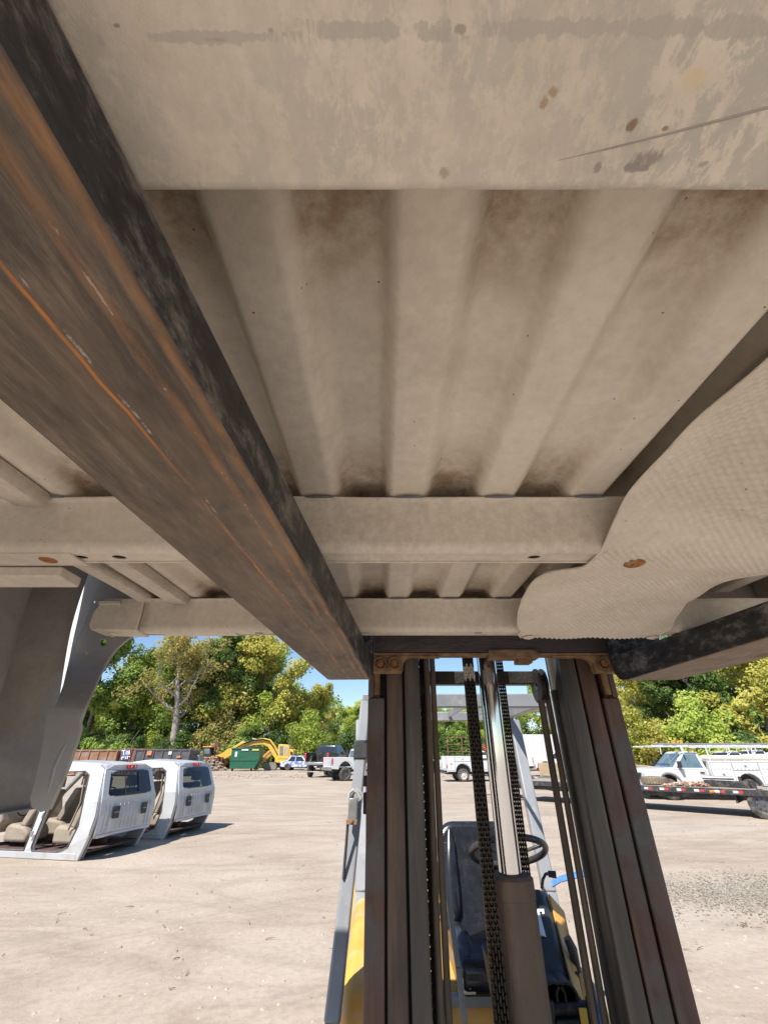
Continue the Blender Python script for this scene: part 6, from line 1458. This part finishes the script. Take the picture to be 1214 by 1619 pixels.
# the tall half-bare tree on the left
tm, cm = tree_meshes(91, 17.5, 6.0, 9500, .34, low=.34, sparse=True, trunk_r=.62)
o = empty('bare_tree', at_px(272, 66), R(40), label='tall half-bare tree with pale forked trunk left of the excavator', cat='tree')
tm.materials.append(M_BARKP); cm.materials.append(LEAF['olive']); link('trunk', tm, o); link('crown', cm, o)
spec = [
 (0, 128, 62, 20, 1.02, 'green', 'green tree at the far left behind the wheel opening'),
 (2, 185, 64, 80, 1.10, 'lime', 'bright lime tree left of the half-bare tree'),
 (4, 238, 66, 150, .92, 'green', 'low green tree behind the half-bare trunk'),
 (3, 345, 63, 210, .92, 'dark', 'dark green tree above the backhoe'),
 (1, 312, 68, 300, .98, 'olive', 'olive tree between the half-bare tree and the dark tree'),
 (1, 425, 64, 15, 1.02, 'yellow', 'tall yellowing tree above the excavator boom'),
 (0, 466, 66, 120, .62, 'yellow', 'yellow-green tree behind the excavator cab'),
 (2, 395, 70, 200, 1.28, 'lime', 'light green tree behind the yellowing tree'),
 (4, 508, 74, 250, .36, 'olive', 'olive tree leaning over the black pickup'),
 (2, 545, 96, 40, .92, 'lime', 'distant light green tree above the white lifted pickup'),
 (0, 590, 102, 140, .80, 'green', 'distant green tree hidden partly by the left mast'),
 (3, 650, 104, 240, .78, 'lime', 'distant lime tree between mast and hoses'),
 (4, 710, 100, 330, .74, 'green', 'distant green tree above the service truck'),
 (1, 770, 106, 70, .74, 'lime', 'distant lime tree right behind the lift cylinder'),
 (2, 830, 98, 160, .84, 'green', 'distant green tree above the trailer neck'),
 (0, 905, 88, 260, .95, 'lime', 'light green tree behind the right mast rails'),
 (3, 1000, 62, 10, .72, 'yellow', 'yellow-green tree beside the right mast rail'),
 (1, 1060, 58, 100, .82, 'yellow', 'yellow tree just right of the mast under the fork'),
 (4, 1110, 54, 190, .86, 'dark', 'rounded dark tree behind the utility trucks'),
 (0, 1165, 52, 280, 1.00, 'dark', 'tall dark green tree at the right under the fork tip'),
 (2, 1225, 48, 20, 1.10, 'yellow', 'golden tree at the right edge'),
 (3, 1290, 56, 110, 1.12, 'green', 'big green tree cut off by the right edge'),
 (1, 60, 60, 40, 1.0, 'green', 'green tree mostly hidden by the bedside panel'),
 (0, 1130, 66, 60, 1.08, 'yellow', 'yellow-green tree rising behind the dark ones'),
]
for v, px, Y, yw, sc, lf, lb in spec:
    if px < 535: Y += 8; sc *= 1.32
    put('t', v, at_px(px, Y), R(yw), sc, lf, lb, 'broadleaf_tree', group=G1)
G2 = 'shrubs under the trees'
names = [(150, 'leafy shrub behind the rusty container'), (205, 'leafy shrub above the scrawled container'), (255, 'shrub at the foot of the half-bare tree'), (300, 'dark shrub behind the black container'), (318, 'tall dark shrub filling the gap right of the half-bare trunk'), (345, 'shrub behind the backhoe'),
         (390, 'dark shrub behind the green dumpster'), (440, 'dark shrub behind the excavator cab'), (485, 'green shrub above the blue wreck'), (528, 'shrub behind the black pickup'), (560, 'shrub left of the mast'), (615, 'shrub hidden behind the left mast rails'),
         (700, 'shrub behind the rusty pipe rack'), (745, 'shrub behind the service truck'), (800, 'shrub behind the lift cylinder'), (850, 'shrub behind the box truck'), (905, 'shrub behind the trailer neck'), (960, 'shrub hidden behind the right mast rails'),
         (1030, 'yellow-green shrub at the right mast rail'), (1075, 'bright shrub above the hood of the utility truck'), (1120, 'dense dark shrub above the utility truck cab'), (1165, 'grey-green dense shrub above the ladder rack'), (1205, 'golden shrub at the right edge')]
for i, (px, lb) in enumerate(names):
    far = 535 < px < 980; Y = (92 if far else 67 if px < 535 else 47) + (i * 7 % 5)
    lf = ('green', 'dark', 'lime', 'dark', 'green', 'olive')[i % 6] if px not in (1030, 1075, 1205) else 'yellow'
    sc = (1.5, 1.2, 1.4) if not far else (2.3, 1.6, 1.55)
    if px == 318: Y, sc, lf = 74, (1.6, 1.4, 2.0), 'dark'
    put('b', i % 3, at_px(px, Y), R(i * 71), sc, lf, lb, 'shrub', group=G2, cat='shrub')

# the wood behind, too far and dense to tell trees apart
r_ = np.random.RandomState(2); cs = []; 
for i in range(1000):
    x = -150 + 300 * r_.rand(); Yw = 118 + 16 * r_.rand() - (30 if abs(x) > 45 else 0); hh = 8.0 + (5 if x < -14 else 0) + 4.5 * math.sin(x * .09 + 1) * math.sin(x * .031) + 3 * r_.rand()
    cs.append((x, Yw, .5 + hh * r_.rand() ** .8))
cs = np.array(cs); wm = leaves_mesh('distant_wood', cs, 2.2 + 1.6 * r_.rand(len(cs)), np.full(len(cs), 130), .85, r_)
wm.materials.append(LEAF['green']); tag(link('distant_wood', wm), 'distant green wood closing the yard behind the trees', 'wood', kind='stuff')
